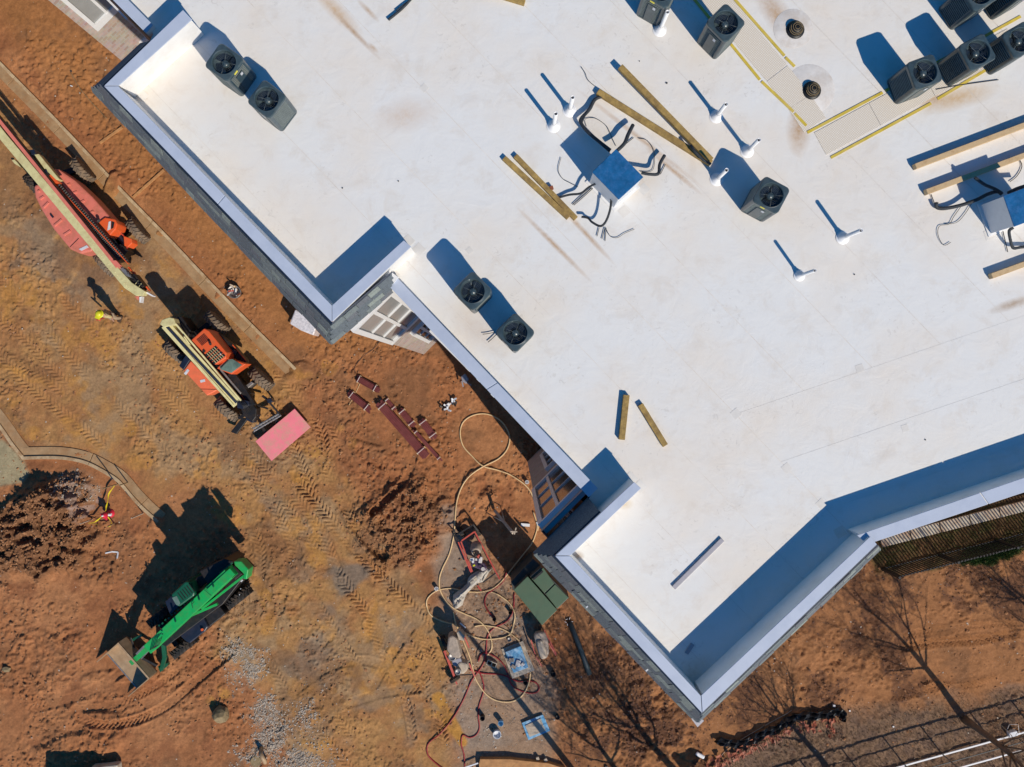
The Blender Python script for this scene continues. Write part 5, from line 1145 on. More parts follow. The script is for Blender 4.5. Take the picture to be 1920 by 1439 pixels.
# ------------------------------------------------------------------ person
def skin_chain(name, verts, edges, radii, m, parent, root=0, sub=1):
    me_ = bpy.data.meshes.new(name); me_.from_pydata(verts, edges, []); o = bpy.data.objects.new(name, me_); C.objects.link(o); o.parent = parent
    o.modifiers.new('skin', 'SKIN'); o.modifiers.new('sub', 'SUBSURF').levels = sub; o.modifiers['sub'].render_levels = sub
    sv = me_.skin_vertices[0].data
    for i, r_ in enumerate(radii): sv[i].radius = (r_, r_); sv[i].use_root = (i == root)
    me_.materials.append(m); return o
pr = thing('person', 'person in a yellow hard hat and tan clothes standing between the machines', 'person', G(223, 594), rz=R_(155))
skin_chain('body', [(0, 0, .92), (0, 0, 1.15), (0, 0, 1.38), (0, .01, 1.50), (0, .03, 1.60), (.19, 0, 1.40), (.25, .03, 1.14), (.22, .22, 1.02), (-.19, 0, 1.40), (-.25, .0, 1.13), (-.24, .10, .90), (.10, 0, .88), (.12, .03, .48), (.13, -.02, .08), (.13, .12, .05), (-.10, 0, .88), (-.13, .04, .48), (-.14, 0, .08), (-.14, .14, .05)],
    [(0, 1), (1, 2), (2, 3), (3, 4), (2, 5), (5, 6), (6, 7), (2, 8), (8, 9), (9, 10), (0, 11), (11, 12), (12, 13), (13, 14), (0, 15), (15, 16), (16, 17), (17, 18)],
    [.13, .14, .15, .055, .10, .065, .05, .038, .065, .05, .038, .09, .06, .045, .04, .09, .06, .045, .04], M['skin'], pr)
skin_chain('shirt', [(0, 0, .95), (0, 0, 1.15), (0, 0, 1.38), (.19, 0, 1.40), (.25, .03, 1.15), (-.19, 0, 1.40), (-.25, 0, 1.14)], [(0, 1), (1, 2), (2, 3), (3, 4), (2, 5), (5, 6)], [.165, .165, .175, .085, .07, .085, .07], M['vest'], pr)
skin_chain('trousers', [(0, 0, .95), (.10, 0, .86), (.12, .03, .48), (.13, -.01, .14), (-.10, 0, .86), (-.13, .04, .48), (-.14, .0, .14)], [(0, 1), (1, 2), (2, 3), (0, 4), (4, 5), (5, 6)], [.15, .115, .085, .075, .115, .085, .075], M['trouser'], pr)
for s in (1, -1):
    base = Vector((.22, .22, 1.02)) if s > 0 else Vector((-.24, .10, .90)); dr = Vector((-.2, .9, -.3)) if s > 0 else Vector((0, .5, -.85)); dr.normalize()
    mb = MB()
    for f_ in range(4): o0_ = Vector((-.027 + f_ * .018, 0, 0)); mb.tube([base + o0_, base + o0_ + dr * .08, base + o0_ + dr * (.14 + .012 * (f_ in (1, 2))) + Vector((0, 0, -.02))], .009, 6)
    mb.tube([base + Vector((-.035 * s, 0, 0)), base + Vector((-.06 * s, .02, 0)) + dr * .05], .010, 6); h_ = mb
    me_o = bpy.data.objects.new('hand', None)
    bpy.data.objects.remove(me_o)
    mesh_ = bpy.data.meshes.new('hand'); mesh_.from_pydata(h_.v, [], h_.f); mesh_.materials.append(M['vestr' if s > 0 else 'skin']); ho = bpy.data.objects.new('hand', mesh_); C.objects.link(ho); ho.parent = pr
def local(mb, nm, m, par, rotz=0):
    me_ = bpy.data.meshes.new(nm); me_.from_pydata([tuple(v) for v in mb.v], [], mb.f); me_.polygons.foreach_set('use_smooth', mb.sm); me_.materials.append(m); o = bpy.data.objects.new(nm, me_); C.objects.link(o); o.parent = par; return o
local(MB().lathe((0, .03, 1.62), [(.165, .02), (.16, .03), (.135, .035), (.132, .08), (.11, .14), (.06, .175), (0, .18)], 20), 'hard_hat', M['hat'], pr)
local(MB().box((0, .20, 1.645), (.2, .08, .015)), 'hat_brim', M['hat'], pr)
local(MB().cyl((0, .125, 1.58), (0, .155, 1.565), .018, .01, 8), 'nose', M['skin'], pr)
for s in (-1, 1): local(MB().box((.13 * s, .06, .05), (.11, .28, .10)), 'boot', M['boot2'], pr)
for s in (-1, 1): local(MB().cyl((.04 * s, .12, 1.60), (.04 * s, .132, 1.60), .012, n=8), 'eye', M['black'], pr)
local(MB().beam((.26, .22, .55), (.22, .35, 1.15), .05, .05), 'tool_handle', M['redsteel'], pr)

# ------------------------------------------------------------------ small ground things
def hose(pts, r, m, lab, cat='hose', group=None, sink=0, nm='hose', n=6, k=6):
    P = spline([W(a, b, 0) for a, b in pts], k); Q = []
    for p in P: Q.append((p.x, p.y, max(gh(p.x, p.y), gh(p.x + .05, p.y), gh(p.x, p.y + .05)) + r * .9))
    # smooth the heights
    zz = [q[2] for q in Q]
    for _ in range(2): zz = [max(zz[i], (zz[max(i - 1, 0)] + zz[i] + zz[min(i + 1, len(zz) - 1)]) / 3) for i in range(len(zz))]
    Q = [Vector((q[0], q[1], z)) for q, z in zip(Q, zz)]
    return tag(MB().tube(Q, r, n).build(nm, M[m]), lab, cat, group)
hose([(1008, 995), (1011, 975), (1006, 950), (990, 915), (960, 892), (935, 882), (905, 873), (885, 855), (868, 835), (863, 810), (870, 790), (890, 778), (915, 777), (940, 790), (955, 815), (952, 840), (935, 860), (905, 875), (880, 893), (865, 915), (856, 945), (853, 985), (850, 1010), (842, 1040), (830, 1065), (824, 1085), (825, 1105), (835, 1125), (850, 1140), (870, 1150), (893, 1160), (910, 1175), (920, 1195), (922, 1215), (914, 1228)], .030, 'hose', 'cream hose with the big loop beside the building shadow', group='hoses')
hose([(1000, 960), (1007, 985), (1003, 1005), (995, 1022), (975, 1047), (955, 1072), (935, 1095), (915, 1107), (890, 1110), (870, 1108), (845, 1103), (820, 1107), (803, 1120), (800, 1135), (808, 1153), (830, 1165), (855, 1172), (870, 1185), (900, 1197), (930, 1197), (955, 1190), (963, 1170), (965, 1150), (955, 1130), (935, 1115), (920, 1109)], .030, 'hose', 'cream hose curling left of the tarp and back past the green cabinet', group='hoses')
hose([(850, 1147), (855, 1170), (868, 1200), (880, 1230), (887, 1255), (893, 1275), (910, 1300), (930, 1313), (955, 1316), (975, 1308), (988, 1290), (994, 1265), (990, 1235), (980, 1210), (960, 1190), (935, 1177), (905, 1172), (890, 1174)], .030, 'hose', 'cream hose looped around the blue mortar tub', group='hoses')
hose([(950, 1072), (942, 1092), (925, 1105), (913, 1115), (909, 1130), (915, 1145), (927, 1158)], .028, 'redhose', 'short red hose ending at a dark bottle below the tarp', group='hoses')
hose([(964, 1112), (962, 1145), (950, 1165), (930, 1175), (915, 1190), (912, 1215), (910, 1235), (900, 1255), (885, 1275), (870, 1310), (850, 1345), (825, 1375), (803, 1395), (802, 1415), (815, 1430), (840, 1448)], .028, 'redhose', 'long red hose winding down to the bottom edge', group='hoses')
hose([(897, 1255), (905, 1275), (907, 1295), (898, 1325), (897, 1345), (899, 1365), (893, 1378), (880, 1383), (868, 1378), (865, 1395), (870, 1415), (872, 1445)], .028, 'redhose', 'red hose crossing the orange clay flow', group='hoses')
hose([(880, 1255), (905, 1262), (940, 1265), (970, 1277), (1000, 1278), (1011, 1290), (1003, 1300), (980, 1297), (960, 1285), (952, 1265), (945, 1247), (930, 1232), (913, 1224), (902, 1228), (897, 1240)], .028, 'redhose', 'red hose looped under the blue tub and block', group='hoses')
hose([(944, 1170), (955, 1180), (952, 1192), (930, 1197), (905, 1203), (895, 1220), (893, 1235)], .012, 'wire', 'thin black cord among the hoses', 'cord')
hose([(713, 640), (700, 655), (680, 670), (665, 690), (668, 700)], .010, 'wire', 'thin dark cord on the clay below the shingled corner', 'cord')

def gbox(px, py, z, size, ang, nm, m, lab, cat, group=None, bevel=.006):
    p = G(px, py); b = foot_z(px, py, max(size[0], size[1]) * .3)
    o = MB().box((p.x, p.y, b + size[2] / 2 + z), size, R_(ang)).build(nm, M[m], None, bevel=bevel); return tag(o, lab, cat, group)
# survey stakes, boards
for a, b, lab in [((188, 269), (231, 240), 'short pale board on the clay near the upper kerb, the upper one'), ((250, 371), (309, 320), 'longer pale board on the clay beside the kerb, the lower one')]:
    tag(MB().beam(G(*a, .05), G(*b, .05), .10, .05).build('board', M['plank'], None, bevel=.004), lab, 'board', 'boards on the clay')
hose([(134, 137), (150, 165), (175, 195), (202, 224)], .012, 'rock', 'thin rusty rod lying on the clay near the upper kerb', 'rod', nm='rod')
gbox(135, 135, 0, (.07, .05, .05), 20, 'scrap', 'foam', 'dark knob at the head of the rusty rod', 'scrap'); gbox(136, 163, 0, (.09, .04, .05), -20, 'scrap', 'white', 'pale scrap beside the rusty rod', 'scrap')
# wrapped pallet
kP = K(480, 380, 4.4975); b0_ = foot_z(567, 600, .4)
wp = thing('wrapped_pallet', 'pallet wrapped in crinkled silver plastic under the shingled eave', 'pallet', (*W(567, 602).xy, b0_))
mb = MB(); pol = KP(kP, [(283, 1022), (330, 900), (420, 950), (512, 1045), (485, 1122), (380, 1080)])
mb.pp(pol, b0_, b0_ + .95, .0); o_ = mb.build('plastic_wrap', M['silver'], wp, bevel=.05)
MB().pp(pol, b0_ - .02, b0_ + .12, -.03).build('pallet_base', M['plank'], wp)
# tool bucket
p = G(443, 549); tb = thing('tool_bucket', 'round pail full of tools beside the long kerb', 'pail', p)
MB().lathe(p, [(.0, .02), (.24, .0), (.27, .30), (.25, .30), (.22, .12), (0, .12)], 20).build('pail', M['steel'], tb)
for i in range(7):
    a = i * 2.3; r_ = .05 + .025 * i; MB().beam(p + Vector((r_ * math.cos(a), r_ * math.sin(a), .2)), p + Vector(((r_ + .12) * math.cos(a + .8), (r_ + .12) * math.sin(a + .8), .38)), .05, .04).build('tool', M[['white', 'redsteel', 'steel', 'woodp', 'white', 'rust', 'ply'][i]], tb)
# maroon bundles
kM = K(620, 640, 4.364)
def bundle(a, b, w, nst, lab, m='maroon', hgt=.16, bands=(.12, .85), layers=2):
    A_ = W(*kM(*a), 0); B1 = W(*kM(*b), 0); d = (B1 - A_).normalized(); s = Vector((-d.y, d.x, 0)); c = (A_ + B1) / 2; z = foot_z(CX + c.x * 46, CY - c.y * 46, .5)
    o = thing('steel_bundle', lab, 'steel bundle', (c.x, c.y, z), 'maroon steel bundles')
    wi = w / nst
    for l_ in range(layers):
        for i in range(nst - l_):
            off = (i - (nst - l_ - 1) / 2) * wi; e = random.uniform(-.06, .06)
            p = A_ + s * off + d * e; q_ = B1 + s * off + d * (e + random.uniform(-.05, .05)); zz = z + .07 + l_ * wi * .75
            mb = MB(); r_ = wi * .47
            mb.beam((p.x, p.y, zz), (q_.x, q_.y, zz), wi * .9, wi * .35); 
            for sd in (-1, 1): mb.beam(Vector((p.x, p.y, zz + wi * .25)) + s * sd * wi * .36, Vector((q_.x, q_.y, zz + wi * .25)) + s * sd * wi * .36, wi * .18, wi * .35)
            mb.build('channel', M[m], o)
    for t in bands:
        c_ = A_.lerp(B1, t); MB().beam(Vector((c_.x, c_.y, z + .10 + layers * wi * .8)) - s * w * .52, Vector((c_.x, c_.y, z + .10 + layers * wi * .8)) + s * w * .52, .025, .012).build('strap', M['strap'], o)
        MB().beam(Vector((c_.x, c_.y, z + .02)) - s * w * .62, Vector((c_.x, c_.y, z + .02)) + s * w * .62, .09, .08).build('bearer', M['woodp'], o)
    return o
bundle((215, 300), (395, 400), .26, 4, 'short bundle of maroon steel, uppermost of the group')
bundle((155, 425), (325, 560), .28, 4, 'short bundle of maroon steel with a blue tag, left of the long bundle')
bundle((405, 505), (790, 945), .36, 5, 'longest bundle of maroon steel', bands=(.06, .88))
bundle((455, 470), (530, 560), .16, 2, 'small maroon offcuts at the head of the long bundle', layers=1)
bundle((575, 560), (680, 690), .26, 4, 'short maroon bundle lying right of the long bundle')
bundle((690, 730), (905, 975), .14, 2, 'narrow maroon pair ending beyond the long bundle', bands=(.05, .92), layers=1)
bundle((745, 645), (855, 790), .30, 4, 'short wide maroon bundle resting on a white bearer at right')
hose([(676, 718), (668, 735), (655, 760)], .012, 'hose', 'yellowish cord between the two upper left bundles', 'cord')
# fittings and odds
k6 = kM
for (a, b, s, m, an, lab) in [((945, 540), 0, .32, 'white', 20, 'cluster of white and black fittings, left'), ((1005, 500), 0, .34, 'white', 60, 'cluster of white and black fittings, right')]:
    px, py = k6(*a); p = G(px, py); o = thing('fitting_pile', lab, 'fittings', p, 'piles of fittings')
    for i in range(9):
        aa = i * 2.1 + an; r_ = .05 + .012 * i
        MB().beam(p + Vector((r_ * math.cos(aa), r_ * math.sin(aa), .07 + .02 * (i % 3))), p + Vector((r_ * math.cos(aa) + .13 * math.cos(aa * 1.7), r_ * math.sin(aa) + .13 * math.sin(aa * 1.7), .10 + .03 * (i % 3))), .07, .06).build('fitting', M[['white', 'black', 'label_w'][i % 3]], o, bevel=.006)
p = G(875, 713); o = thing('barrow', 'dark blue barrow parked in the shade of the building', 'barrow', p)
MB().pp(KP(k6, [(1065, 290), (1100, 265), (1130, 310), (1110, 350), (1075, 330)]), .25, .55, .0).build('tray', M['galv'], o, bevel=.03); MB().beam(W(*k6(1075, 330), .4), W(*k6(1085, 375), .4), .05, .05).build('handle', M['galv'], o); MB().beam(W(*k6(1115, 340), .4), W(*k6(1150, 360), .4), .05, .05).build('handle', M['steel'], o)
# rock, slab, pipe stub, white bits
def rocky(px, py, r, hgt, lab, m='rock', nm='rock', sx=1.0, ang=0):
    p = G(px, py); bm = bmesh.new(); bmesh.ops.create_icosphere(bm, subdivisions=2, radius=1)
    for v in bm.verts:
        k_ = 1 + (random.random() - .5) * .28; v.co = Vector((v.co.x * r * k_ * sx, v.co.y * r * k_, v.co.z * hgt * k_)); v.co.rotate(Matrix.Rotation(ang, 3, 'Z'))
    me_ = bpy.data.meshes.new(nm); bm.to_mesh(me_); bm.free(); me_.materials.append(M[m]); o = bpy.data.objects.new(nm, me_); C.objects.link(o); o.location = (p.x, p.y, p.z + hgt * .5); return tag(o, lab, 'rock')
rocky(416, 1337, .34, .34, 'angular brown boulder beside the pale gravel'); rocky(14, 1254, .12, .08, 'pale flat stone at the left edge', sx=1.5); rocky(313, 1086, .06, .05, 'small tan stone in the machine shadow')
gbox(206, 1437, 0, (1.1, .42, .45), 6, 'concrete_slab', 'foot', 'pale concrete slab corner at the bottom left edge', 'slab', bevel=.05)
gbox(1137, 1439, 0, (.1, .1, .1), 0, 'scrap', 'white', 'white scrap at the bottom edge', 'scrap')
def seg(pts, w, m, nm, lab, cat, dz=.02):
    mb = MB()
    for a, b in zip(pts[:-1], pts[1:]): mb.beam(G(*a, dz), G(*b, dz), w, .03)
    return tag(mb.build(nm, M[m]), lab, cat)
seg([(197, 1038), (210, 1035), (221, 1036), (221, 1047)], .05, 'white', 'plastic_strip', 'bent white plastic strip on the clay near the green machine', 'plastic strip')
gbox(985, 984, 0, (.36, .12, .07), -5, 'block', 'white', 'white block beside the hoses near the shaded wall, the left one', 'block'); gbox(1014, 979, 0, (.36, .16, .07), 25, 'block', 'white', 'white tilted board by the foot of the shaded wall', 'board')
gbox(1014, 949, 0, (.2, .3, .06), 25, 'sheet', 'white', 'white triangular offcut at the wall corner', 'sheet')
for px, py, lab in [(819, 1102, 'small white bucket left of the hoses'), (988, 903, 'open white pipe end near the wall')]:
    p = G(px, py); tag(MB().lathe(p, [(0, .0), (.075, .0), (.08, .2), (.065, .2), (.06, .05), (0, .05)], 16).build('bucket', M['white']), lab, 'bucket')
# cut tree stake
p = G(836, 962); tag(MB().cyl(p, p + Vector((-.1, .15, .06)), .015, n=6).build('peg', M['wire']), 'short dark peg on the grey dust', 'peg')
# hydrant, stakes and tape
p = G(207, 963); hy = thing('fire_hydrant', 'red and white hydrant inside a loop of yellow tape', 'fire hydrant', p)
MB().lathe(p, [(.17, 0), (.17, .04), (.11, .05), (.10, .5), (.13, .52), (.13, .56), (.10, .60), (.06, .68), (0, .70)], 18).build('barrel', M['red'], hy)
MB().lathe(p + Vector((0, 0, .70)), [(.035, -.02), (.035, .06), (0, .06)], 8).build('operating_nut', M['white'], hy)
for a in (0, math.pi, -math.pi / 2): d = Vector((math.cos(a), math.sin(a), 0)); MB().cyl(p + d * .08 + Vector((0, 0, .40)), p + d * .21 + Vector((0, 0, .40)), .06, n=10).build('outlet', M['red' if a else 'white'], hy)
st_pts = [(221, 908, 1.3), (173, 974, 1.0), (214, 982, .6), (268, 963, 1.1), (240, 905, .8)]
for i, (px, py, h_) in enumerate(st_pts):
    p = G(px, py); tag(MB().beam(p, p + Vector((.03, -.02, h_ + .1)), .035, .035).build('stake', M['ply' if i % 2 else 'rock']), ['dark stake at the head of the yellow tape', 'stake at the left end of the yellow tape', 'short stake at the lower bend of the yellow tape', 'slim stake near the end of the curved kerb', 'slim stake beside the curved kerb'][i], 'stake', 'stakes round the hydrant')
tp = [G(221, 910, .35), G(212, 925, .4), G(209, 945, .45), G(207, 957, .5), G(198, 967, .4), G(186, 977, .3), G(174, 980, .35), G(190, 983, .2), G(208, 987, .25), G(214, 980, .3), G(212, 967, .45)]
mb = MB(); sp = spline(tp, 5)
vv = []
for i, q_ in enumerate(sp): vv += [q_ + Vector((.01, 0, -.03)), q_ + Vector((.02 * math.sin(i), .02, .035))]
mb.add(vv, [(2 * i, 2 * i + 1, 2 * i + 3, 2 * i + 2) for i in range(len(sp) - 1)]); tag(mb.build('caution_tape', M['tape']), 'yellow caution tape strung between stakes round the hydrant', 'tape')

# ------------------------------------------------------------------ mortar mixers, tarp, tubs
k7 = K(830, 980, 8.46)
b = foot_z(890, 1045, .3); mx1 = thing('mortar_mixer', 'towed mortar mixer with red frame and tan drum beside a crumpled tarp', 'mortar mixer', (*W(890, 1045).xy, b))
def rb(par, kf, a, b_, z0, z1, w, m, nm='frame_bar', h=None): return MB().beam(W(*kf(*a), z0), W(*kf(*b_), z1), w, h or w).build(nm, M[m], par)
for a, c_, z0, z1, m in [((250, 310), (450, 790), .5, .45, 'redsteel'), ((290, 300), (470, 780), .55, .5, 'redsteel'), ((505, 140), (905, 900), .5, .45, 'redsteel'), ((300, 290), (500, 150), .5, .5, 'redsteel'), ((150, 175), (330, 170), .5, .5, 'black'), ((220, 200), (490, 35), .55, .55, 'black'), ((480, 30), (560, 130), .55, .5, 'black'), ((840, 800), (640, 950), .4, .4, 'black'), ((190, 200), (260, 290), .5, .5, 'black'), ((555, 1000), (610, 1080), .2, .2, 'redsteel')]: rb(mx1, k7, a, c_, z0 + b, z1 + b, .055, m)
for a in ((290, 160), (540, 130)): p = W(*k7(*a), .4); wheel(mx1, (p.x, p.y, b + .22), (.8, .6, 0), .22, .14, 'tyre')
c1 = W(*k7(560, 330), .75); c2 = W(*k7(500, 470), .75)
MB().lathe(((c1.x + c2.x) / 2, (c1.y + c2.y) / 2, b + .55), [(0, -.30), (.10, -.28), (.22, -.1), (.24, .1), (.19, .28), (.16, .36), (.13, .34), (.10, .2), (0, .15)], 18, rot=Matrix.Rotation(.5, 3, 'X')).build('drum', M['drum'], mx1)
for i, (a, s, m, z) in enumerate([((470, 580), .16, 'white', .8), ((570, 530), .14, 'redsteel', .9), ((600, 600), .18, 'strap', .85), ((520, 510), .14, 'black', .95), ((545, 590), .16, 'strap', .75), ((490, 640), .13, 'purple', .8), ((610, 560), .12, 'strap', .95)]): MB().box(W(*k7(*a), z) + Vector((0, 0, b)), (s, s * .8, .15), i * .7).build('hopper_part', M[m], mx1, bevel=.02)
MB().pp(KP(k7, [(440, 640), (520, 600), (660, 640), (710, 720), (680, 780), (560, 740), (450, 700)]), b + .3, b + .85).build('engine', M['purple'], mx1, bevel=.05)
for i, (a, r_) in enumerate([((640, 740), .08), ((600, 690), .06), ((480, 625), .05)]): MB().cyl(W(*k7(*a), .9), W(*k7(*a), 1.0), r_, n=12).build('air_filter', M[['strap', 'purple', 'white'][i]], mx1)
MB().box(W(*k7(498, 682), .92), (.09, .06, .05), .5).build('fuel_cap', M['hat'], mx1)
# tarp
poly = KP(k7, [(520, 800), (740, 710), (790, 740), (740, 790), (710, 850), (640, 960), (560, 985), (500, 1020), (450, 1080), (370, 1160), (345, 1230), (310, 1330), (240, 1380), (160, 1355), (155, 1280), (160, 1170), (230, 1110), (300, 1065), (380, 990), (400, 900), (440, 850)])
bm = bmesh.new(); pc = [W(a, b_, .3).xy for a, b_ in poly]; f = bm.faces.new([bm.verts.new((p.x, p.y, 0)) for p in pc])
bmesh.ops.triangulate(bm, faces=[f]); bmesh.ops.subdivide_edges(bm, edges=bm.edges[:], cuts=4, use_grid_fill=True); bmesh.ops.triangulate(bm, faces=bm.faces[:])
axd = (W(*k7(200, 1350)).xy - W(*k7(700, 780)).xy).normalized(); axn = Vector((-axd.y, axd.x)); o0_ = W(*k7(450, 1050)).xy
for v in bm.verts:
    q_ = v.co.xy - o0_; u = q_.dot(axn) / .35; edge = v.is_boundary
    fold = math.sin(u * 11 + math.sin(q_.dot(axd) * 2.2) * 2.0) * .10 + math.sin(u * 23 + q_.dot(axd) * 5) * .04 + random.uniform(-.02, .02)
    v.co.z = gh(v.co.x, v.co.y) + (.06 if edge else .34 + fold)
me_ = bpy.data.meshes.new('tarp'); bm.to_mesh(me_); bm.free(); me_.materials.append(M['tarp']); o = bpy.data.objects.new('tarp', me_); C.objects.link(o); me_.polygons.foreach_set('use_smooth', [True] * len(me_.polygons))
tag(o, 'crumpled pale tarp trailing from the red mortar mixer', 'tarp')
k9 = K(780, 1140, 4.8125)
b = foot_z(860, 1230, .3); mx2 = thing('mortar_mixer', 'grey mortar mixer crusted with mortar, two round lids, left of the cords', 'mortar mixer', (*W(860, 1230).xy, b))
MB().pp(KP(k9, [(270, 385), (285, 260), (330, 240), (375, 275), (412, 440), (400, 470), (330, 460)]), b + .35, b + 1.0, .08).build('drum', M['drum'], mx2, bevel=.10)
MB().pp(KP(k9, [(350, 540), (390, 480), (470, 500), (475, 560), (430, 612), (365, 590)]), b + .3, b + .8, .1).build('hopper', M['ply'], mx2, bevel=.08)
for (a, r_) in (((330, 432), .17), ((380, 566), .13)): MB().lathe(W(*k9(*a), .9) + Vector((0, 0, b)), [(r_, -.2), (r_, .06), (r_ * .75, .09), (r_ * .7, .05), (0, .06)], 18).build('lid', M['steel'], mx2)
MB().pp(KP(k9, [(365, 225), (395, 205), (440, 260), (430, 300), (385, 290)]), b + .3, b + .85, .0).build('chute', M['ply'], mx2, bevel=.02)
PB(mx2, k9, [(320, 470), (400, 450), (420, 500), (370, 540), (330, 520)], b + .3, b + .75, 'engine', 'galv', .04)
for a, c_ in (((252, 390), (370, 690)), ((262, 385), (350, 620)), ((405, 180), (480, 360)), ((480, 500), (530, 620))): rb(mx2, k9, a, c_, b + .4, b + .3, .05, 'redsteel')
rb(mx2, k9, (340, 610), (540, 600), b + .3, b + .3, .04, 'black'); p = W(*k9(350, 640), .3); wheel(mx2, (p.x, p.y, b + .2), (.5, -.85, 0), .2, .12, 'tyre'); p = W(*k9(300, 300), .3); wheel(mx2, (p.x - .2, p.y, b + .22), (.9, .4, 0), .22, .14, 'tyre')
k10 = K(960, 1000, 4.8)
b = foot_z(1012, 1212, .3); mx3 = thing('wheelbarrow', 'tan-trayed barrow with red handles in front of the green cabinet', 'wheelbarrow', (*W(1012, 1212).xy, b))
MB().pp(KP(k10, [(195, 930), (215, 895), (290, 890), (325, 960), (335, 1080), (315, 1130), (270, 1145), (240, 1100)]), b + .4, b + .72, .0).build('tray', M['drum'], mx3, bevel=.08)
MB().pp(KP(k10, [(220, 970), (270, 958), (310, 1050), (318, 1125), (262, 1145), (232, 1050)]), b + .6, b + .82, .08).build('load', M['ply'], mx3, bevel=.06)
for a, c_ in (((170, 960), (215, 1110)), ((215, 1110), (270, 1200)), ((290, 870), (400, 1090)), ((330, 990), (395, 1100))): rb(mx3, k10, a, c_, b + .45, b + .35, .045, 'redsteel', 'handle')
p = W(*k10(250, 890), .3); wheel(mx3, (p.x, p.y, b + .2), (1, .1, 0), .2, .11, 'tyre')
# blue mortar tub on boards
b = foot_z(968, 1240, .4)
tag(MB().pp(KP(k9, [(770, 375), (965, 300), (1070, 565), (870, 640)]), b, b + .05).build('plywood_sheet', M['ply'], None), 'plywood sheet under the blue tub', 'board')
tu = thing('mortar_tub', 'blue tub lid splashed with white mortar on a plywood sheet', 'tub', (*W(966, 1238).xy, b + .05))
MB().pp(KP(k9, [(805, 400), (945, 345), (1015, 540), (880, 590)]), b + .054, b + .20).build('lid', M['bluetub'], tu, bevel=.02)
for i, (a, s) in enumerate([((860, 470), .22), ((920, 500), .26), ((880, 530), .2), ((960, 510), .18), ((840, 490), .14)]): MB().box(W(*k9(*a), .25) + Vector((0, 0, b)), (s, s * .7, .05), i * 1.3).build('mortar', M['strap' if i % 2 else 'mortar'], tu, bevel=.015)
tag(MB().pp(KP(k9, [(955, 1040), (1145, 965), (1210, 1110), (1015, 1195)]), b, b + .06).build('plywood_sheet', M['bluetub'], None), 'blue-edged board lying near the bottom, crossed by the pole shadow', 'board')
tag(MB().pp(KP(k9, [(985, 1065), (1125, 1000), (1170, 1110), (1025, 1165)]), b + .06, b + .09).build('mortar_slab', M['ply'], None), 'dried mortar skin on the blue-edged board', 'mortar')
# block
p = G(922, 1243); o = thing('cinder_block', 'hollow concrete block lying among the red hoses', 'concrete block', p)
for dx in (-.19, 0, .19): MB().box(p + Matrix.Rotation(R_(-22), 3, 'Z') @ Vector((dx, 0, .1)), (.035, .16, .18), R_(-22)).build('web', M['foot'], o)
for dy in (-.09, .09): MB().box(p + Matrix.Rotation(R_(-22), 3, 'Z') @ Vector((0, dy, .1)), (.42, .03, .18), R_(-22)).build('face', M['foot'], o)
for px, py, r_, h_, m, lab in [(927, 1159, .08, .22, 'black', 'dark bottle at the end of the short red hose'), (957, 1146, .08, .25, 'black', 'black can right of the short red hose end'), (905, 1343, .10, .3, 'black', 'black pail near the pole shadow, left of the blue pail'), (939, 1352, .11, .3, 'bluetub', 'blue pail above the paint cans'), (932, 1374, .17, .25, 'label_w', 'light grey pail with black lid near the bottom'), (985, 1277, .09, .3, 'black', 'dark pail at the foot of the blue tub sheet'), (1037, 1262, .11, .25, 'black', 'black pail right of the barrow'), (955, 1198, .09, .1, 'steel', 'small metal cup among the cream hoses'), (1045, 1343, .10, .12, 'black', 'dark lid on the brown litter right of the blue board')]:
    p = G(px, py); tag(MB().lathe(p, [(0, 0), (r_ * .9, 0), (r_, h_), (r_ * .9, h_), (r_ * .85, h_ * .5), (0, h_ * .5)], 16).build('pail', M[m]), lab, 'pail', 'pails and cans')
gbox(1021, 1352, 0, (.12, .10, .04), 10, 'scrap', 'white', 'white chip beside the blue-edged board', 'scrap'); gbox(868, 1172, 0, (.3, .05, .06), -40, 'trowel', 'white', 'white-handled trowel at the hose crossing', 'trowel')
# black drain pipe with burst of litter
bp_ = tag(MB().tube([G(1068, 1165, .12), G(1080, 1195, .12), G(1092, 1225, .12), G(1105, 1262, .12)], .10, 10).build('drain_pipe', M['galv']), 'dark corrugated pipe lying on leaf litter by the building', 'pipe')
bp_.data.materials[0] = mat('dark_pipe', (.03, .045, .05), .5)
for i in range(6): gbox(1066 + 6 * math.cos(i), 1164 + 6 * math.sin(i), .15, (.09, .02, .02), i * 50, 'scrap', 'white', 'white shred at the head of the dark pipe, ' + ['right', 'lower right', 'lower left', 'left', 'upper left', 'upper right'][i] + ' one', 'scrap', 'white shreds at the pipe')
# green cabinets
o = thing('electrical_cabinet', 'large green utility cabinet against the corner of the lower wing', 'cabinet', (*W(1000, 1085).xy, 0))
zc = 2.35
MB().pp(KP(k10, [(20, 512), (140, 395), (402, 692), (270, 826)]), 0, zc - .04).build('housing', M['cabshade'], o, bevel=.02)
MB().pp(KP(k10, [(15, 512), (140, 390), (406, 692), (270, 830)]), zc - .038, zc + .02).build('lid', M['cabinet'], o, bevel=.012)
MB().pp(KP(k10, [(160, 392), (262, 306), (514, 580), (408, 682)]), 0, zc - .10).build('housing', M['cabshade'], o, bevel=.02)
MB().pp(KP(k10, [(176, 412), (282, 312), (380, 455), (292, 540)]), zc - .098, zc - .05).build('lid', M['cabinet'], o, bevel=.01)
MB().pp(KP(k10, [(302, 548), (388, 462), (508, 580), (404, 680)]), zc - .098, zc - .05).build('lid', M['cabinet'], o, bevel=.01)
MB().beam(W(*k10(190, 418), zc - .03), W(*k10(278, 342), zc - .03), .07, .03).build('vent', M['black'], o)
for t in range(14): MB().beam(W(*k10(340 + t * 7, 362 + t * 7), zc - .35), W(*k10(352 + t * 7, 352 + t * 7), zc - .35), .014, .3).build('fin', M['black'], o)
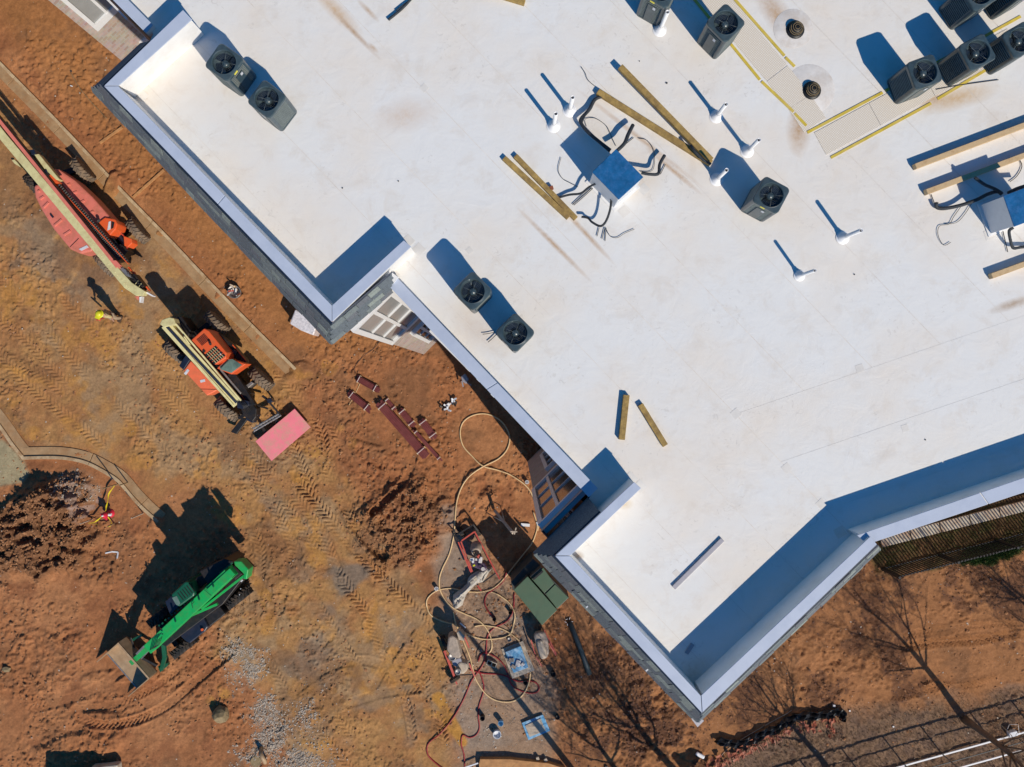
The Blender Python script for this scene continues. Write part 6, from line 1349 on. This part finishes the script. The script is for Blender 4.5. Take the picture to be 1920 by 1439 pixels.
MB().pp(KP(k10, [(-10, 440), (110, 310), (190, 230), (280, 310), (160, 400), (10, 520)]), 0, 1.7).build('side_housing', M['cabshade'], o, bevel=.02)
# tripod hoist
ap = W(962, 1000, 1.6); p = ap.copy(); o = thing('tripod_stand', 'pale mast on a tripod casting a three-legged shadow', 'stand', G(928, 957))
for a, r_, m in (((928, 957), .055, 'ply'),): MB().beam(G(*a, .05), ap, .11, .08).build('mast', M[m], o, bevel=.01)
for a in ((913, 961), (938, 948), (930, 962)): MB().tube([G(*a, .0), G(928, 957).lerp(ap, .55)], .022, 6).build('leg', M['steel'], o)
MB().beam(ap + Vector((-.10, .06, 0)), ap + Vector((.16, .06, .04)), .05, .05).build('crossbar', M['ply'], o); MB().beam(ap + Vector((.05, -.05, 0)), ap + Vector((.12, .22, .02)), .04, .04).build('crossbar', M['ply'], o)
# trench form at the bottom
kT = k9
f0 = thing('form_board', 'pale timber form with a dark trench behind it at the bottom edge', 'formwork', G(960, 1435))
MB().pp([(900, 1424), (955, 1424), (1030, 1432), (1060, 1442), (1060, 1460), (900, 1460), (898, 1434)], -.1, .25).build('board', M['plank'], f0, bevel=.01); MB().beam(G(872, 1436, .2), G(897, 1427, .2), .05, .05).build('rail', M['white'], f0)
for px, py, lb in [(1008, 1420, 'left'), (1023, 1423, 'upper right'), (1030, 1438, 'lower right')]: gbox(px, py, .05, (.12, .12, .12), px, 'offcut', 'ply', lb + ' pale timber offcut by the bottom formwork', 'offcut', 'offcuts by the formwork')
gbox(1311, 1413, 0, (.38, .16, .12), -28, 'white_bag', 'white', 'white bag lying near the orange netting', 'bag', bevel=.05); gbox(1562, 1322, 0, (.10, .10, .12), 0, 'scrap', 'galv', 'grey cap near the end of the black fabric', 'scrap'); gbox(1593, 1333, 0, (.06, .06, .05), 0, 'scrap', 'white', 'white chip right of the black fabric', 'scrap')
gbox(1675, 1363, 0, (.07, .06, .05), 0, 'scrap', 'white', 'white chip on the dry grass', 'scrap')
# bottom-left skid of buried pipes
kQ = K(380, 1079, 4)
p = G(493, 1412); q_ = thing('pipe_riser', 'tan pipe elbow rising by the gravel at the bottom', 'pipe', p); MB().tube([p + Vector((-.05, .2, 0)), p + Vector((0, .12, .35)), p + Vector((.1, -.02, .42)), p + Vector((.14, -.2, .3)), p + Vector((.12, -.35, .1))], .09, 10).build('elbow', M['bucket'], q_)
MB().cyl(G(480, 1428), G(480, 1428, .06), .22, n=20).build('cover_plate', M['rock'], q_)

# ------------------------------------------------------------------ silt fence and netting
def ribbon(pts, h0, h1, m, nm, lab, cat, amp=.1, width=.3, seed=1, wave=9):
    rnd = random.Random(seed); P = spline([W(a, b_, 0) for a, b_ in pts], 9); vv = []; rows = 5
    for i, p in enumerate(P):
        d = (P[min(i + 1, len(P) - 1)] - P[max(i - 1, 0)]).normalized(); s = Vector((-d.y, d.x, 0)); env = min(1, i / 4, (len(P) - 1 - i) / 4) * .8 + .2
        for r_ in range(rows):
            t = r_ / (rows - 1) - .5
            vv.append(p + s * (t * width * env + math.sin(i * .35) * .05) + Vector((0, 0, gh(p.x, p.y) + h0 + (h1 - h0) * abs(math.sin(i * wave / 23 + r_ * 1.3)) + rnd.uniform(0, amp * .45))))
    mb = MB().add(vv, [(i * rows + r_, i * rows + r_ + 1, (i + 1) * rows + r_ + 1, (i + 1) * rows + r_) for i in range(len(P) - 1) for r_ in range(rows - 1) if not ('net' in nm and rnd.random() < .42)])
    return tag(mb.build(nm, M[m]), lab, cat)
ribbon([(1338, 1388), (1370, 1392), (1410, 1385), (1445, 1368), (1475, 1350), (1520, 1340), (1560, 1335), (1578, 1338), (1580, 1352)], .02, .22, 'silt', 'silt_fabric', 'crumpled black silt fabric along the bank at the lower right', 'fabric', .12, .34, 3)
ribbon([(1322, 1440), (1355, 1422), (1400, 1402), (1440, 1382), (1470, 1368), (1520, 1362), (1560, 1350), (1575, 1343)], .02, .16, 'oranget', 'orange_netting', 'torn orange safety netting on the ground by the black fabric', 'netting', .10, .50, 5, 17)
ribbon([(1553, 1362), (1560, 1375), (1556, 1385)], .02, .1, 'oranget', 'orange_netting', 'small torn end of orange netting hanging down the slope', 'netting', .08, .22, 8, 13)
mb = MB(); rnd = random.Random(4)
for i in range(46):
    t = i / 46; a = (1345 + 130 * t, 1430 - 62 * t); mb.beam(G(a[0], a[1], .14 + rnd.random() * .05), G(a[0] + rnd.uniform(2, 9), a[1] + rnd.uniform(6, 16), .06), .018, .02)
for o_ in [mb.build('netting_strand', M['oranget'])]: tag(o_, 'frayed orange strands of the torn netting', 'netting'); o_['kind'] = 'stuff'
hose([(1345, 1425), (1370, 1400), (1405, 1378), (1450, 1352), (1484, 1332)], .010, 'ply', 'pale rope following the bank above the netting', 'rope', nm='rope')

# ------------------------------------------------------------------ picket fence, sidewalk, rail fence, grass
sw = thing('sidewalk', 'pale narrow concrete walk behind the black picket fence', 'sidewalk', (*W(1790, 975).xy, 0)); struct(sw)
pa = W(1650, 1016, 0); pb_ = W(2150, 890, 0); n = 9
for i in range(n):
    a = pa.lerp(pb_, i / n); c_ = pa.lerp(pb_, (i + 1) / n - .004); MB().beam((a.x, a.y, .06), (c_.x, c_.y, .06), .42, .16).build('slab', M['foot'], sw, bevel=.01)
fe = thing('picket_fence', 'black metal picket fence throwing striped shade onto the concrete walk', 'fence', (*W(1780, 1040).xy, 0))
fa = W(1652, 1066, 0); fb_ = W(2200, 930, 0); L = (fb_ - fa).length; npk = int(L / .125); FH = 1.62
for i in range(npk + 1):
    p = fa.lerp(fb_, i / npk); z = gh(p.x, p.y); post = i % 19 == 0
    MB().box((p.x, p.y, z + FH / 2), ((.085 if post else .048), (.085 if post else .03), FH + (.1 if post else 0)), math.atan2(fb_.y - fa.y, fb_.x - fa.x)).build('post' if post else 'picket', M['fenceblk'], fe)
for z in (.10, FH - .03): MB().beam(fa + Vector((0, 0, z)), fb_ + Vector((0, 0, z)), .045, .035).build('rail', M['fenceblk'], fe)
rf = thing('rail_fence', 'post and rail fence with a white top rail at the lower right corner', 'fence', (*W(1800, 1406).xy, 0))
ra = W(1440, 1505, 0); rb_ = W(2150, 1308, 0)
for z, m, w in ((.06, 'white', .06), (.74, 'fenceblk', .035), (1.30, 'white', .055)): MB().beam(ra + Vector((0, 0, z)), rb_ + Vector((0, 0, z)), w, w).build('rail', M[m], rf)
for t in (.02, .14, .25, .36, .46, .59, .70, .82, .95): p = ra.lerp(rb_, t); MB().cyl((p.x, p.y, -.1), (p.x, p.y, 1.32), .03, n=8).build('post', M['steel'], rf)
mt_ = thing('utility_box', 'small pale box with a wire loop beside the white rail', 'utility box', G(1893, 1372)); p = G(1893, 1372); MB().box(p + Vector((0, 0, .12)), (.34, .2, .24), .25).build('box', M['label_w'], mt_, bevel=.02); MB().tube([p + Vector((-.2, .1, .1)), p + Vector((-.1, .35, .1)), p + Vector((.25, .35, .12)), p + Vector((.3, .0, .1))], .012, 5).build('loop', M['strap'], mt_)
def blades(name, m, pts, hmin, hmax, w):
    V = []; Fc = []
    for (x, y) in pts:
        z = gh(x, y); a = random.random() * 6.28; h_ = random.uniform(hmin, hmax); l_ = random.uniform(.02, h_ * .9); b_ = random.random() * 6.28; i = len(V)
        V += [(x - math.cos(a) * w, y - math.sin(a) * w, z), (x + math.cos(a) * w, y + math.sin(a) * w, z), (x + l_ * math.cos(b_), y + l_ * math.sin(b_), z + h_)]; Fc.append((i, i + 1, i + 2))
    me_ = bpy.data.meshes.new(name); me_.from_pydata(V, [], Fc); me_.materials.append(m); o = bpy.data.objects.new(name, me_); C.objects.link(o); o['kind'] = 'stuff'; return o
blades('grass', M['grass'], rpts(5000, (1700, 1000, 1920, 1080), grs) + rpts(2500, (1640, 940, 1925, 1080), veg * .5), .05, .16, .010)['label'] = 'green grass tufts by the picket fence'
blades('dry_grass', M['dry'], rpts(16000, (1290, 1290, 1940, 1445), lit) + rpts(7000, (1640, 930, 1925, 1085), veg), .03, .11, .008)['label'] = 'thin dry grass on the bank'

# ------------------------------------------------------------------ bare trees and a pole outside the frame
def tree(px, py, height, tr, fork, lab, seed, spread=.55, nb=6, depth=4):
    rnd = random.Random(seed); p = W(px, py, 0); o = thing('bare_tree', lab, 'tree', p, 'bare trees beyond the fence')
    tk = MB(); lb = MB(); tw = MB()
    top = Vector((rnd.uniform(-.1, .1) * fork, rnd.uniform(-.1, .1) * fork, fork))
    pts = [p + top * t + Vector((math.sin(t * 5 + seed) * .06, math.cos(t * 4) * .05, 0)) for t in (0, .25, .5, .75, 1)]
    tk.tube(pts, tr, 9, [tr * 1.35, tr * 1.05, tr * .95, tr * .85, tr * .75]); tk.build('trunk', M['bark'], o)
    def grow(q, d, L, r, lev):
        n = 5; P = [q]; R2 = [r]
        for i in range(n):
            d = (d + Vector((rnd.uniform(-.16, .16), rnd.uniform(-.16, .16), rnd.uniform(-.05, .12)))).normalized(); P.append(P[-1] + d * (L / n)); R2.append(r * (1 - .62 * (i + 1) / n))
        (lb if lev < 2 else tw).tube(P, r, 6 if lev < 2 else 4, R2)
        if lev >= depth: return
        for c_ in range(nb - lev if lev else nb):
            i = rnd.randint(2, n); dd_ = Vector((rnd.uniform(-1, 1), rnd.uniform(-1, 1), rnd.uniform(-.1, .7))).normalized(); grow(P[i], (d * (1 - spread) + dd_ * spread).normalized(), L * rnd.uniform(.5, .72), max(R2[i] * .60, .007), lev + 1)
    for c_ in range(nb):
        a = c_ * 6.283 / nb + rnd.uniform(-.4, .4); grow(pts[-1 if c_ % 2 else -2], Vector((math.cos(a) * spread, math.sin(a) * spread, .8)).normalized(), height * .34, tr * .36, 1)
    grow(pts[-1], Vector((0, 0, 1)), height * .42, tr * .55, 1)
    lb.build('limb', M['bark'], o); tw.build('twig', M['bark'], o); return o
tree(1812, 1352, 8.4, .125, 3.3, 'bare tree whose trunk rises at the lower right corner', 11, .6, 6, 5)
tree(1558, 1452, 6.0, .12, 2.0, 'bare tree just below the orange netting, mostly outside the frame', 12)
tree(1300, 1490, 8.0, .15, 3.0, 'bare tree below the frame under the lower corner of the roof', 13, .5, 6, 5)
tree(1215, 1510, 8.5, .11, 2.6, 'slimmer bare tree below the frame left of the roof corner', 14, .5, 6, 5)
tree(2040, 1270, 7.5, .13, 3.0, 'bare tree beyond the right edge', 15, .6, 6)
tree(1494, 1350, 2.0, .035, .8, 'thin sapling beside the black silt fabric', 17, .5, 3, 3)
pl = thing('utility_pole', 'tall timber pole below the frame throwing a long straight shadow', 'utility pole', W(1110, 1492, 0))
p = W(1110, 1492, 0); MB().cyl(p, p + Vector((0, 0, 9.4)), .13, .09, 12).build('pole', M['bark'], pl); MB().cyl(p + Vector((.22, 0, 5.2)), p + Vector((.22, 0, 5.9)), .16, n=12).build('transformer', M['steel'], pl)
bx = thing('sign_board', 'square board on a post below the frame', 'sign', W(1330, 1478, 0)); p = W(1330, 1478, 0)
MB().beam(p, p + Vector((0, 0, 1.7)), .08, .08).build('post', M['bark'], bx); MB().box(p + Vector((0, 0, 1.5)), (.9, .06, .6), .4).build('panel', M['ply'], bx, bevel=.01)
# parked thing whose shadow enters at bottom left
sk = thing('skip_box', 'steel skip box just below the bottom left edge', 'skip', W(175, 1490, 0)); p = W(178, 1490, 0)
for dx, dy, sx, sy in ((0, .62, 2.0, .06), (0, -.62, 2.0, .06), (-1.0, 0, .06, 1.18), (1.0, 0, .06, 1.18)): MB().box(p + Vector((dx, dy, .75)), (sx, sy, 1.5)).build('side', M['steel'], sk)
MB().box(p + Vector((0, 0, .06)), (1.9, 1.1, .1)).build('floor', M['steel'], sk)
print('shingles', nsh[0], 'ground quads', len(q), 'objects', len(bpy.data.objects))
